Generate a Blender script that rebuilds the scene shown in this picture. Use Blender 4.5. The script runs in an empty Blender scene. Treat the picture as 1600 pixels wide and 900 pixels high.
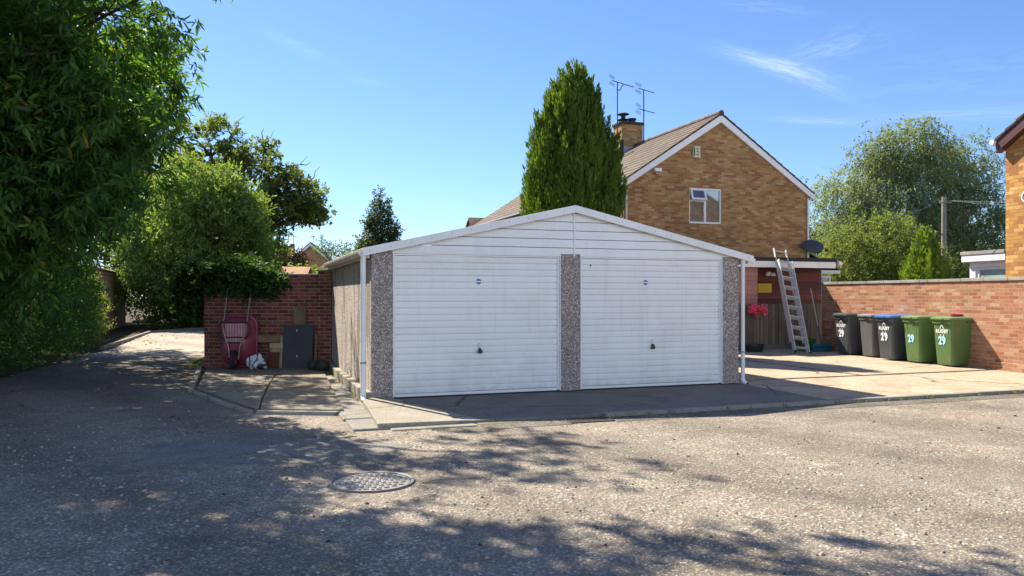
import bpy, bmesh, math, random
import numpy as np
from mathutils import Vector, Matrix, Quaternion

R = math.radians
sc = bpy.context.scene
COL = sc.collection
rnd = random.Random(7)

# ------------------------------------------------------------------ frame of the plot
ANG = R(19.27)                       # garage, house, fence all share this heading
CU, SU = math.cos(ANG), math.sin(ANG)
P0 = (-2.035, 11.10)                 # front left corner of the garage
def W(gx, gy):
    return (P0[0] + gx * CU - gy * SU, P0[1] + gx * SU + gy * CU)
ROADZ = -0.06

# ------------------------------------------------------------------ materials
class NT:
    def __init__(self, name, world=False):
        if world:
            self.owner = bpy.data.worlds.new(name)
        else:
            self.owner = bpy.data.materials.new(name)
        self.owner.use_nodes = True
        self.t = self.owner.node_tree
        self.t.nodes.clear()
    def n(self, typ, props=None, **ins):
        nd = self.t.nodes.new(typ)
        for k, v in (props or {}).items():
            setattr(nd, k, v)
        for k, v in ins.items():
            key = int(k[1:]) if k[0] == 'i' and k[1:].isdigit() else k.replace('_', ' ')
            self.put(nd.inputs[key], v)
        return nd
    def put(self, sock, v):
        if isinstance(v, bpy.types.NodeSocket):
            self.t.links.new(v, sock)
        elif isinstance(v, (tuple, list)) and len(v) == 3 and sock.type == 'RGBA':
            sock.default_value = (*v, 1)
        else:
            sock.default_value = v
    def ramp(self, fac, stops, interp='LINEAR'):
        nd = self.t.nodes.new('ShaderNodeValToRGB')
        cr = nd.color_ramp
        cr.interpolation = interp
        while len(cr.elements) < len(stops):
            cr.elements.new(0.5)
        for e, (p, c) in zip(cr.elements, stops):
            e.position = p
            if not isinstance(c, (tuple, list)):
                c = (c, c, c)
            e.color = (*c[:3], 1)
        self.put(nd.inputs['Fac'], fac)
        return nd.outputs['Color']
    def mix(self, fac, a, b, mode='MIX'):
        nd = self.t.nodes.new('ShaderNodeMix')
        nd.data_type = 'RGBA'
        nd.blend_type = mode
        self.put(nd.inputs[0], fac)
        self.put(nd.inputs[6], a)
        self.put(nd.inputs[7], b)
        return nd.outputs[2]
    def math(self, op, a, b=0.0, c=0.0, clamp=False):
        nd = self.t.nodes.new('ShaderNodeMath')
        nd.operation = op
        nd.use_clamp = clamp
        self.put(nd.inputs[0], a)
        self.put(nd.inputs[1], b)
        self.put(nd.inputs[2], c)
        return nd.outputs[0]
    def coord(self, kind='Object', scale=(1, 1, 1), rot=(0, 0, 0), loc=(0, 0, 0)):
        tc = self.t.nodes.new('ShaderNodeTexCoord')
        m = self.t.nodes.new('ShaderNodeMapping')
        m.inputs['Scale'].default_value = scale
        m.inputs['Rotation'].default_value = rot
        m.inputs['Location'].default_value = loc
        self.t.links.new(tc.outputs[kind], m.inputs[0])
        return m.outputs[0]
    def noise(self, vec, scale, detail=4, rough=0.6):
        return self.n('ShaderNodeTexNoise', Vector=vec, Scale=scale, Detail=detail, Roughness=rough).outputs['Fac']
    def voro(self, vec, scale, feature='F1', rand=1.0):
        return self.n('ShaderNodeTexVoronoi', {'feature': feature}, Vector=vec, Scale=scale, Randomness=rand)
    def bump(self, h, strength=0.3, dist=0.01, normal=None):
        b = self.n('ShaderNodeBump', Height=h, Strength=strength, Distance=dist)
        if normal is not None:
            self.put(b.inputs['Normal'], normal)
        return b.outputs[0]
    def surf(self, color, rough=0.6, metal=0.0, normal=None, spec=0.5, trans=0.0, alpha=None):
        p = self.n('ShaderNodeBsdfPrincipled')
        self.put(p.inputs['Base Color'], color)
        self.put(p.inputs['Roughness'], rough)
        self.put(p.inputs['Metallic'], metal)
        self.put(p.inputs['Specular IOR Level'], spec)
        if normal is not None:
            self.put(p.inputs['Normal'], normal)
        sh = p.outputs[0]
        if trans:
            tr = self.n('ShaderNodeBsdfTranslucent')
            self.put(tr.inputs['Color'], self.mix(1.0, color, (1.95, 1.75, 0.60), 'MULTIPLY'))
            ms = self.n('ShaderNodeMixShader', Fac=trans)
            self.put(ms.inputs[1], sh)
            self.put(ms.inputs[2], tr.outputs[0])
            sh = ms.outputs[0]
        o = self.n('ShaderNodeOutputMaterial')
        self.t.links.new(sh, o.inputs['Surface'])
        return self.owner

def m_plain(name, col, rough=0.55, metal=0.0, var=0.12, vscale=6.0, bump=0.0, bscale=60, spec=0.5, dirt=None, dscale=3.0, damt=0.5):
    k = NT(name)
    v = k.coord()
    f = k.noise(v, vscale)
    lo = tuple(c * (1 - var) for c in col)
    hi = tuple(min(1, c * (1 + var)) for c in col)
    c = k.ramp(f, [(0.3, lo), (0.7, hi)])
    if dirt:
        d = k.ramp(k.noise(v, dscale, 6, 0.7), [(0.48, 0.0), (0.72, damt)])
        c = k.mix(d, c, dirt)
    nrm = k.bump(k.noise(v, bscale, 3), bump, 0.01) if bump else None
    return k.surf(c, rough, metal, nrm, spec)

def m_brick(name, cols, mortar, bw=0.225, rh=0.075, ms=0.010, bump=0.6, stain=None, offset=0.5, vari=0.25, rough=0.85):
    k = NT(name)
    v = k.coord('UV')
    b = k.n('ShaderNodeTexBrick', {'offset': offset, 'squash': 1.0}, Vector=v, Color1=(0, 0, 0), Color2=(1, 1, 1), Mortar=(0.5, 0.5, 0.5), Scale=1.0,
            Mortar_Size=ms * 0.5, Mortar_Smooth=0.15, Bias=0.0, Brick_Width=bw, Row_Height=rh)
    n = len(cols)
    stops = [(i / n, c) for i, c in enumerate(cols)]
    c = k.ramp(b.outputs['Color'], stops, 'CONSTANT')
    f = k.noise(v, 28, 4)
    c = k.mix(1.0, c, k.ramp(f, [(0.25, 1 - vari), (0.75, 1 + vari * 0.6)]), 'MULTIPLY')
    big = k.noise(v, 1.1, 4)
    c = k.mix(1.0, c, k.ramp(big, [(0.3, 0.82), (0.7, 1.12)]), 'MULTIPLY')
    mo = k.mix(1.0, mortar, k.ramp(k.noise(v, 12), [(0.3, 0.8), (0.7, 1.1)]), 'MULTIPLY')
    c = k.mix(b.outputs['Fac'], c, mo)
    if stain:
        c = k.mix(k.ramp(k.noise(v, 2.3, 7, 0.7), [(0.52, 0.0), (0.75, 0.6)]), c, stain)
    h = k.math('MULTIPLY_ADD', f, 0.35, k.math('SUBTRACT', 1.0, b.outputs['Fac']))
    return k.surf(c, rough, 0, k.bump(h, bump, 0.008), 0.25)

def m_leaf(name, cols, trans=0.35, rough=0.45, spec=0.5, clump=0.8, tint=None):
    k = NT(name)
    g = k.n('ShaderNodeNewGeometry')
    n = len(cols)
    st = [(i / max(1, n - 1), x) for i, x in enumerate(cols)]
    if name == 'long_glossy_leaf':                 # only a few leaves have turned
        st = [(0.985 * i / (n - 2), x) for i, x in enumerate(cols[:-1])] + [(0.997, cols[-1])]
    c = k.ramp(g.outputs['Random Per Island'], st)
    f = k.noise(k.coord('Object'), clump, 2)
    c = k.mix(1.0, c, k.ramp(f, [(0.3, (0.74, 0.80, 0.74)), (0.7, (1.22, 1.18, 1.1))]), 'MULTIPLY')
    return k.surf(c, rough + 0.12, 0, None, spec * 0.55, trans)

M = {}
def asphalt():
    k = NT('asphalt_chippings')
    v = k.coord()
    wob = k.n('ShaderNodeTexNoise', Vector=v, Scale=14.0, Detail=3.0)
    va = k.n('ShaderNodeMixRGB', Fac=0.02, Color1=v, Color2=wob.outputs['Color']).outputs[0]
    a = k.voro(va, 44.0)
    b = k.voro(va, 78.0)
    big = k.noise(v, 0.35, 5, 0.62)
    mid = k.noise(v, 2.2, 5, 0.65)
    rnd1 = k.n('ShaderNodeSeparateColor', Color=a.outputs['Color'])
    rnd2 = k.n('ShaderNodeSeparateColor', Color=b.outputs['Color'])
    c1 = k.ramp(rnd1.outputs[0], [(0.0, (0.121, 0.100, 0.079)), (0.35, (0.258, 0.223, 0.178)), (0.7, (0.404, 0.350, 0.276)), (0.92, (0.580, 0.506, 0.405)), (1.0, (0.600, 0.562, 0.488))])
    c2 = k.ramp(rnd2.outputs[1], [(0.0, (0.145, 0.123, 0.100)), (0.5, (0.290, 0.251, 0.201)), (0.9, (0.467, 0.407, 0.326)), (1.0, (0.600, 0.562, 0.482))])
    c = k.mix(k.ramp(k.noise(v, 3.0, 3), [(0.42, 0.0), (0.58, 1.0)]), c1, c2)
    # binder between the chips
    gap = k.ramp(a.outputs['Distance'], [(0.30, 0.0), (0.52, 0.75)])
    c = k.mix(gap, c, (0.161, 0.138, 0.111))
    # worn bare stretches of fine tarmac with few chips
    wx = k.n('ShaderNodeSeparateXYZ', Vector=v)
    fine = k.ramp(big, [(0.49, 0.0), (0.60, 0.8)])
    c = k.mix(fine, c, k.mix(0.55, (0.185, 0.164, 0.140), c))
    c = k.mix(1.0, c, k.ramp(mid, [(0.3, 0.78), (0.7, 1.2)]), 'MULTIPLY')
    # moss and soil towards the lane
    dirt = k.ramp(k.math('ADD', k.math('MULTIPLY', wx.outputs[1], 0.03), k.noise(v, 0.8, 5)), [(1.0, 0.0), (1.25, 0.6)])
    c = k.mix(dirt, c, (0.275, 0.215, 0.142))
    # tree shade over the lane and left yard, painted in as darker tarmac
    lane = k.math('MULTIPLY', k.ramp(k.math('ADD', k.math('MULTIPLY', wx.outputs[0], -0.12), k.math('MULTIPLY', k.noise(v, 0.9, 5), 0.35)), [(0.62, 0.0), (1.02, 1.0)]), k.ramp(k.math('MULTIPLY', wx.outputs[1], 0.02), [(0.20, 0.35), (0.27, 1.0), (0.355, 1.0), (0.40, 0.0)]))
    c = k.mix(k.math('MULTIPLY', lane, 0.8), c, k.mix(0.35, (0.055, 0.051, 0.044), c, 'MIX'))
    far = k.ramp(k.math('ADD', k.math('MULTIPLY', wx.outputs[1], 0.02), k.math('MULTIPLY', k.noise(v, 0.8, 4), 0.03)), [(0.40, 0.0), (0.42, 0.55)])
    c = k.mix(far, c, (0.470, 0.422, 0.335))  # sun patch on the far lane painted in as a lighter colour
    oil = k.ramp(k.noise(v, 0.75, 3, 0.5), [(0.62, 0.0), (0.70, 0.45)])
    c = k.mix(oil, c, k.mix(0.5, (0.070, 0.063, 0.056), c))
    trk = k.n('ShaderNodeTexWave', {'bands_direction': 'DIAGONAL'}, Vector=v, Scale=0.22, Distortion=2.5, Detail=3.0, Detail_Scale=0.6)
    c = k.mix(1.0, c, k.ramp(trk.outputs['Fac'], [(0.0, 0.84), (0.45, 1.0), (1.0, 1.12)]), 'MULTIPLY')
    h = k.math('ADD', k.math('MULTIPLY', k.math('SUBTRACT', 0.6, a.outputs['Distance']), rnd1.outputs[1]), k.math('MULTIPLY', k.math('SUBTRACT', 0.6, b.outputs['Distance']), 0.4))
    return k.surf(c, 0.88, 0, k.bump(h, 0.9, 0.012), 0.2)
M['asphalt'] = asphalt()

def tarmac_patch():
    k = NT('smooth_tarmac')
    v = k.coord()
    a = k.voro(v, 110.0)
    r = k.n('ShaderNodeSeparateColor', Color=a.outputs['Color'])
    c = k.ramp(r.outputs[0], [(0.0, (0.13, 0.122, 0.108)), (0.75, (0.20, 0.187, 0.165)), (1.0, (0.33, 0.31, 0.275))])
    c = k.mix(1.0, c, k.ramp(k.noise(v, 2.5, 5), [(0.3, 0.8), (0.7, 1.25)]), 'MULTIPLY')
    return k.surf(c, 0.85, 0, k.bump(a.outputs['Distance'], 0.5, 0.006), 0.2)
M['tarmac'] = tarmac_patch()
def gutter_tar():
    k = NT('gutter_tarmac')
    v = k.coord()
    a = k.voro(v, 70.0)
    r = k.n('ShaderNodeSeparateColor', Color=a.outputs['Color'])
    c = k.ramp(r.outputs[0], [(0.0, (0.09, 0.08, 0.066)), (0.7, (0.17, 0.152, 0.125)), (1.0, (0.30, 0.275, 0.23))])
    c = k.mix(1.0, c, k.ramp(k.noise(v, 1.6, 6), [(0.3, 0.55), (0.7, 1.25)]), 'MULTIPLY')
    return k.surf(c, 0.9, 0, k.bump(a.outputs['Distance'], 0.6, 0.008), 0.2)
M['gutter_tar'] = gutter_tar()

def concrete(name, lo, hi, stain, amt=0.6, crack=True):
    k = NT(name)
    v = k.coord()
    f = k.noise(v, 1.3, 8, 0.68)
    c = k.ramp(f, [(0.28, lo), (0.72, hi)])
    s = k.voro(v, 95.0)
    sr = k.n('ShaderNodeSeparateColor', Color=s.outputs['Color'])
    c = k.mix(1.0, c, k.ramp(sr.outputs[0], [(0.0, 0.72), (0.5, 1.0), (1.0, 1.22)]), 'MULTIPLY')
    d = k.ramp(k.noise(v, 0.7, 7, 0.72), [(0.50, 0.0), (0.72, amt)])
    c = k.mix(d, c, stain)
    d2 = k.ramp(k.noise(v, 5.5, 6, 0.75), [(0.58, 0.0), (0.70, 0.55)])
    c = k.mix(d2, c, tuple(x * 0.55 for x in lo))
    if crack:
        wv = k.n('ShaderNodeTexNoise', Vector=v, Scale=2.2, Detail=6.0)
        vv = k.n('ShaderNodeMixRGB', Fac=0.16, Color1=v, Color2=wv.outputs['Color']).outputs[0]
        e = k.n('ShaderNodeTexVoronoi', {'feature': 'DISTANCE_TO_EDGE'}, Vector=vv, Scale=0.55)
        ck_ = k.math('MULTIPLY', k.ramp(e.outputs['Distance'], [(0.003, 0.85), (0.010, 0.0)]), k.ramp(k.noise(v, 0.55, 2), [(0.45, 0.0), (0.6, 1.0)]))
        c = k.mix(ck_, c, (0.045, 0.04, 0.032))
    hh = k.math('ADD', f, k.math('MULTIPLY', s.outputs['Distance'], 0.35))
    return k.surf(c, 0.88, 0, k.bump(hh, 0.45, 0.012), 0.2)
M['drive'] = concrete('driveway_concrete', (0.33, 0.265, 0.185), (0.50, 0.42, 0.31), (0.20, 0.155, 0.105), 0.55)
M['apron'] = concrete('shaded_apron_concrete', (0.145, 0.135, 0.118), (0.225, 0.21, 0.183), (0.09, 0.083, 0.07), 0.65)  # same concrete as the drive, with the garage shade darkened into its colour
M['patio'] = concrete('patio_concrete', (0.17, 0.15, 0.115), (0.29, 0.265, 0.21), (0.12, 0.11, 0.08), 0.6)
M['kerb'] = concrete('kerb_concrete', (0.21, 0.195, 0.165), (0.33, 0.31, 0.27), (0.14, 0.13, 0.10), 0.5)
M['moss_edge'] = concrete('mossy_concrete', (0.25, 0.228, 0.18), (0.38, 0.35, 0.29), (0.17, 0.16, 0.10), 0.5)

def pebbledash(name, lighten, streak):
    k = NT(name)
    v = k.coord()
    a = k.voro(v, 44.0 if streak else 62.0)
    b = k.voro(v, 75.0 if streak else 95.0)
    ra = k.n('ShaderNodeSeparateColor', Color=a.outputs['Color'])
    rb = k.n('ShaderNodeSeparateColor', Color=b.outputs['Color'])
    st = [(0.0, (0.085, 0.070, 0.066)), (0.22, (0.15, 0.122, 0.112)), (0.45, (0.235, 0.192, 0.172)), (0.62, (0.33, 0.28, 0.245)), (0.8, (0.45, 0.40, 0.36)), (1.0, (0.62, 0.58, 0.54))]
    st = [(p, tuple(min(0.9, x * lighten) for x in c)) for p, c in st]
    c = k.mix(0.35, k.ramp(ra.outputs[0], st), k.ramp(rb.outputs[1], st))
    gap = k.ramp(a.outputs['Distance'], [(0.38, 0.0), (0.62, 0.65)])
    c = k.mix(gap, c, (0.10 * lighten, 0.085 * lighten, 0.078 * lighten))
    if streak:
        vs = k.coord('Object', (2.3, 2.3, 0.36))
        s = k.ramp(k.n('ShaderNodeTexNoise', Vector=vs, Scale=1.5, Detail=8.0, Roughness=0.72, Distortion=0.5).outputs['Fac'], [(0.53, 0.0), (0.57, 0.75)])
        c = k.mix(s, c, (0.13, 0.115, 0.105))
        c = k.mix(0.12, c, (0.62, 0.46, 0.34))
    h = k.math('SUBTRACT', 0.7, a.outputs['Distance'])
    return k.surf(c, 0.8, 0, k.bump(h, 0.8, 0.01), 0.3)
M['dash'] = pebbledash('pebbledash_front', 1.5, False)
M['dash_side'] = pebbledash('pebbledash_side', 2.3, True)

def door_paint():
    k = NT('white_door_paint')
    v = k.coord()
    z = k.n('ShaderNodeSeparateXYZ', Vector=v).outputs[2]
    c = k.ramp(k.noise(v, 1.6), [(0.3, (0.84, 0.845, 0.84)), (0.7, (0.885, 0.89, 0.885))])
    c = k.mix(k.ramp(k.noise(v, 1.3, 6, 0.7), [(0.48, 0.0), (0.72, 0.28)]), c, (0.58, 0.55, 0.49))
    run = k.noise(k.coord('Object', (9, 9, 0.5)), 1.4, 5, 0.65)
    c = k.mix(k.ramp(run, [(0.55, 0.0), (0.72, 0.22)]), c, (0.52, 0.50, 0.45))
    low = k.math('MULTIPLY', k.ramp(z, [(0.03, 0.75), (0.16, 0.25), (0.42, 0.0)]), k.ramp(k.noise(v, 7.0, 5, 0.7), [(0.35, 0.1), (0.65, 1.0)]))
    c = k.mix(k.math('MULTIPLY', low, 0.6), c, (0.33, 0.29, 0.23))
    return k.surf(c, k.ramp(k.noise(v, 3.0, 4), [(0.3, 0.30), (0.7, 0.45)]), 0, k.bump(k.noise(v, 2.0, 3), 0.07, 0.02), 0.5)
M['white_door'] = door_paint()
M['white_upvc'] = m_plain('white_upvc', (0.83, 0.835, 0.84), 0.32, 0, 0.03, 2.0, 0, 60, 0.5, (0.45, 0.42, 0.35), 2.2, 0.25)
M['white_old'] = m_plain('weathered_white_plastic', (0.66, 0.63, 0.55), 0.45, 0, 0.08, 3.0, 0, 60, 0.5, (0.33, 0.30, 0.2), 3.0, 0.5)
M['white_frame'] = m_plain('white_window_frame', (0.80, 0.80, 0.80), 0.3, 0, 0.03, 2)
M['dark_gap'] = m_plain('black_rubber', (0.02, 0.02, 0.02), 0.7)
M['black_plastic'] = m_plain('black_plastic', (0.018, 0.018, 0.02), 0.35)
M['steel'] = m_plain('galvanised_steel', (0.5, 0.5, 0.5), 0.4, 0.9, 0.1)
M['alu'] = m_plain('aluminium', (0.66, 0.65, 0.61), 0.45, 0.3, 0.1, 9)
M['roof_sheet'] = m_plain('cement_roof_sheet', (0.30, 0.29, 0.26), 0.85, 0, 0.15, 3, 0.3, 40, 0.3, (0.16, 0.17, 0.09), 5, 0.6)
M['red_brick'] = m_brick('dark_red_brick', [(0.154, 0.048, 0.037), (0.200, 0.059, 0.043), (0.253, 0.077, 0.055), (0.180, 0.056, 0.044), (0.280, 0.100, 0.065), (0.121, 0.045, 0.039)], (0.34, 0.29, 0.25), ms=0.011)
M['boundary_brick'] = m_brick('weathered_red_brick', [(0.34, 0.145, 0.080), (0.40, 0.185, 0.105), (0.37, 0.16, 0.09), (0.43, 0.225, 0.135), (0.31, 0.125, 0.07), (0.41, 0.20, 0.115), (0.47, 0.285, 0.19)], (0.38, 0.28, 0.20), ms=0.011, stain=(0.20, 0.14, 0.10), vari=0.38)
M['tan_brick'] = m_brick('tan_house_brick', [(0.414, 0.230, 0.094), (0.339, 0.174, 0.072), (0.462, 0.286, 0.131), (0.377, 0.202, 0.080), (0.302, 0.148, 0.066), (0.490, 0.331, 0.171), (0.424, 0.248, 0.109)], (0.36, 0.25, 0.13), bw=0.235, rh=0.076, ms=0.010, vari=0.2)
M['yellow_brick'] = m_brick('yellow_house_brick', [(0.529, 0.276, 0.081), (0.437, 0.207, 0.063), (0.598, 0.345, 0.115), (0.494, 0.253, 0.075), (0.391, 0.172, 0.063), (0.632, 0.391, 0.149)], (0.26, 0.16, 0.08), bw=0.235, rh=0.082, ms=0.009)
M['lane_brick'] = m_brick('old_pink_brick', [(0.442, 0.221, 0.156), (0.546, 0.312, 0.221), (0.494, 0.260, 0.195), (0.624, 0.390, 0.299), (0.390, 0.182, 0.130)], (0.42, 0.36, 0.30), ms=0.012, stain=(0.40, 0.36, 0.30))
M['coping'] = concrete('coping_stone', (0.24, 0.23, 0.20), (0.40, 0.38, 0.34), (0.15, 0.15, 0.11), 0.6)
M['purple_barge'] = m_plain('maroon_paint', (0.085, 0.032, 0.030), 0.45)
M['black_gutter'] = m_plain('black_gutter', (0.02, 0.02, 0.022), 0.4)

def tiles(name, cols, horiz_is_y=True, tw=0.30):
    k = NT(name)
    v = k.coord()
    s = k.n('ShaderNodeSeparateXYZ', Vector=v)
    # one random tone per tile: integer cell along the course and up the slope
    cx = k.math('FLOOR', k.math('MULTIPLY', s.outputs[1 if horiz_is_y else 0], 1 / tw))
    cy = k.math('FLOOR', k.math('MULTIPLY', s.outputs[0 if horiz_is_y else 1], 1 / 0.27))
    cmb = k.n('ShaderNodeCombineXYZ', X=cx, Y=cy, Z=0.0)
    wn = k.n('ShaderNodeTexWhiteNoise', Vector=cmb.outputs[0])
    n = len(cols)
    c = k.ramp(wn.outputs['Value'], [(i / n, x) for i, x in enumerate(cols)], 'CONSTANT')
    fr = k.math('FRACT', k.math('MULTIPLY', s.outputs[1 if horiz_is_y else 0], 1 / tw))
    edge = k.ramp(fr, [(0.0, 0.35), (0.06, 1.0), (0.9, 1.0), (1.0, 0.6)])
    c = k.mix(1.0, c, edge, 'MULTIPLY')
    c = k.mix(1.0, c, k.ramp(k.noise(v, 6, 5), [(0.3, 0.75), (0.7, 1.15)]), 'MULTIPLY')
    c = k.mix(k.ramp(k.noise(v, 1.2, 7, 0.7), [(0.55, 0), (0.75, 0.3)]), c, (0.18, 0.17, 0.14))
    return k.surf(c, 0.8, 0, k.bump(fr, 0.25, 0.02), 0.3)
M['tile'] = tiles('brown_concrete_tiles', [(0.118, 0.084, 0.062), (0.094, 0.068, 0.050), (0.140, 0.102, 0.076), (0.108, 0.076, 0.056)])
M['tile_dark'] = tiles('charcoal_tiles', [(0.045, 0.045, 0.05), (0.06, 0.06, 0.065), (0.04, 0.04, 0.045)])
M['tile_x'] = tiles('brown_tiles_far', [(0.16, 0.10, 0.075), (0.13, 0.085, 0.065), (0.19, 0.125, 0.095)], False)

def glass():
    k = NT('window_glass')
    g = k.n('ShaderNodeBsdfGlossy', Color=(0.9, 0.95, 1.0), Roughness=0.03)
    t = k.n('ShaderNodeBsdfTransparent', Color=(0.72, 0.78, 0.78))
    f = k.n('ShaderNodeFresnel', IOR=1.6)
    ms = k.n('ShaderNodeMixShader', Fac=k.math('ADD', f.outputs[0], 0.12))
    k.put(ms.inputs[1], t.outputs[0]); k.put(ms.inputs[2], g.outputs[0])
    o = k.n('ShaderNodeOutputMaterial')
    k.t.links.new(ms.outputs[0], o.inputs[0])
    return k.owner
M['glass'] = glass()
M['room_dark'] = m_plain('dim_room', (0.05, 0.05, 0.055), 0.8)
M['curtain'] = m_plain('net_curtain', (0.22, 0.24, 0.22), 0.8, 0, 0.4, 14)

def wood(name, lo, hi, axis=2, scale=1.0):
    k = NT(name)
    sc_ = [26, 26, 26]
    sc_[axis] = 1.6
    v = k.coord('Object', tuple(s * scale for s in sc_))
    f = k.noise(v, 1.0, 6, 0.7)
    c = k.ramp(f, [(0.3, lo), (0.7, hi)])
    g = k.n('ShaderNodeNewGeometry')
    c = k.mix(1.0, c, k.ramp(g.outputs['Random Per Island'], [(0, 0.72), (1, 1.25)]), 'MULTIPLY')
    return k.surf(c, 0.8, 0, k.bump(f, 0.35, 0.01), 0.25)
M['fence'] = wood('weathered_grey_fence', (0.10, 0.082, 0.054), (0.21, 0.178, 0.14))
M['shed'] = wood('red_brown_cladding', (0.115, 0.042, 0.034), (0.17, 0.066, 0.054), 0)
M['shed_pink'] = wood('pale_pink_cladding', (0.40, 0.185, 0.155), (0.50, 0.25, 0.215), 0)  # paler, pinker tone of the shed cladding
M['sleeper'] = wood('old_timber', (0.12, 0.09, 0.055), (0.28, 0.22, 0.15), 2)
M['raw_wood'] = wood('pale_raw_timber', (0.30, 0.24, 0.16), (0.46, 0.38, 0.27), 2)
M['brown_wood'] = wood('brown_board', (0.10, 0.04, 0.028), (0.16, 0.07, 0.045), 0)
M['plank'] = wood('sawn_plank', (0.17, 0.115, 0.06), (0.34, 0.25, 0.15), 0)
M['bark'] = m_plain('bark', (0.10, 0.075, 0.05), 0.9, 0, 0.4, 9, 0.7, 25, 0.2)
M['bark_dark'] = m_plain('dark_bark', (0.055, 0.042, 0.03), 0.9, 0, 0.4, 9, 0.7, 25, 0.2)
M['bark_pale'] = m_plain('pale_bark', (0.42, 0.40, 0.36), 0.85, 0, 0.4, 5, 0.5, 25, 0.2)
M['pole_wood'] = m_plain('grey_pole_wood', (0.26, 0.23, 0.18), 0.85, 0, 0.2, 6)
M['slate_board'] = m_plain('dark_slate_board', (0.030, 0.036, 0.05), 0.55, 0, 0.18, 3, 0.05, 30, 0.4)
M['barrow'] = m_plain('faded_red_paint', (0.30, 0.055, 0.095), 0.42, 0, 0.25, 4, 0.05, 20, 0.5, (0.30, 0.14, 0.15), 4, 0.5)
M['barrow_pan'] = m_plain('scuffed_pink_paint', (0.56, 0.32, 0.38), 0.5, 0, 0.25, 7, 0.05, 20, 0.5, (0.25, 0.06, 0.09), 5, 0.6)
M['barrow_steel'] = m_plain('barrow_tube', (0.33, 0.27, 0.26), 0.4, 0.6, 0.25, 12)
M['barrow_dark'] = m_plain('rusty_tube', (0.06, 0.03, 0.03), 0.5, 0.3, 0.25, 12)
M['tyre'] = m_plain('tyre_rubber', (0.018, 0.018, 0.02), 0.75)
M['stone'] = m_plain('black_stone', (0.025, 0.024, 0.026), 0.7, 0, 0.3, 9, 0.4, 30)
M['bin_green'] = m_plain('green_bin_plastic', (0.088, 0.160, 0.052), 0.42, 0, 0.08, 3, 0.04, 80, 0.5, (0.14, 0.20, 0.09), 3, 0.35)
M['bin_green_lid'] = m_plain('green_lid_plastic', (0.15, 0.225, 0.085), 0.4, 0, 0.08, 3, 0.04, 80)
M['bin_black'] = m_plain('charcoal_bin_plastic', (0.058, 0.066, 0.076), 0.42, 0, 0.1, 3, 0.04, 80, 0.5, (0.09, 0.09, 0.09), 3, 0.3)
M['bin_grey'] = m_plain('faded_grey_bin_plastic', (0.095, 0.098, 0.102), 0.55, 0, 0.12, 3, 0.04, 80, 0.5, (0.11, 0.11, 0.11), 3, 0.3)
M['bin_blue_lid'] = m_plain('blue_lid_plastic', (0.055, 0.16, 0.46), 0.38, 0, 0.08, 3, 0.04, 80)
M['bin_grey_lid'] = m_plain('grey_lid_plastic', (0.20, 0.21, 0.22), 0.4, 0, 0.1, 3, 0.04, 80)
M['white_vinyl'] = m_plain('white_vinyl', (0.85, 0.86, 0.86), 0.4, 0, 0.03)
M['blue_vinyl'] = m_plain('pale_blue_vinyl', (0.36, 0.66, 0.86), 0.4, 0, 0.12, 14)
M['badge_blue'] = m_plain('blue_badge', (0.03, 0.16, 0.42), 0.35, 0, 0.03)
M['pink_plastic'] = m_plain('pink_plastic', (0.55, 0.04, 0.13), 0.4, 0, 0.1)
M['yellow_sign'] = m_plain('faded_yellow_enamel', (0.62, 0.42, 0.03), 0.5, 0, 0.08, 5)
M['sign_ink'] = m_plain('faded_sign_ink', (0.50, 0.30, 0.02), 0.5, 0, 0.08, 5)
M['terracotta'] = m_plain('terracotta', (0.34, 0.13, 0.07), 0.8)
M['tub'] = m_plain('black_tub_plastic', (0.02, 0.022, 0.024), 0.5)
M['teal'] = m_plain('teal_plastic', (0.02, 0.10, 0.14), 0.45)
M['green_plastic'] = m_plain('green_plastic', (0.03, 0.13, 0.04), 0.5)
M['pole_alu'] = m_plain('broom_handle', (0.42, 0.40, 0.36), 0.4, 0.3)
M['dish'] = m_plain('dark_dish_mesh', (0.055, 0.06, 0.065), 0.6, 0, 0.1, 30)
M['iron'] = m_plain('worn_cast_iron', (0.27, 0.26, 0.245), 0.42, 0.15, 0.25, 14, 0.4, 120, 0.5, (0.12, 0.10, 0.08), 6, 0.6)
M['frame_iron'] = m_plain('dull_iron_rim', (0.13, 0.125, 0.115), 0.6, 0.1, 0.25, 14)
M['grate_iron'] = m_plain('dark_grate_iron', (0.05, 0.047, 0.045), 0.7, 0.3, 0.3, 14)
M['alarm'] = m_plain('cream_alarm_plastic', (0.62, 0.60, 0.45), 0.5)
M['lead'] = m_plain('lead_flashing', (0.36, 0.36, 0.37), 0.6, 0.2, 0.2, 5)
M['slate_grey'] = m_plain('grey_slate', (0.13, 0.14, 0.15), 0.7, 0, 0.25, 8)
M['felt'] = m_plain('roof_felt', (0.028, 0.027, 0.028), 0.85, 0, 0.2, 8)
M['orange_felt'] = m_plain('weathered_orange_roof', (0.40, 0.20, 0.10), 0.85, 0, 0.25, 4)
M['frosted'] = m_plain('pale_frosted_glass', (0.32, 0.44, 0.42), 0.12, 0, 0.3, 2.2, 0, 60, 0.7)
M['soil'] = m_plain('bare_soil', (0.075, 0.058, 0.036), 0.95, 0, 0.5, 4, 0.6, 30, 0.1, (0.06, 0.08, 0.025), 1.5, 0.8)
M['bag'] = None

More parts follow.
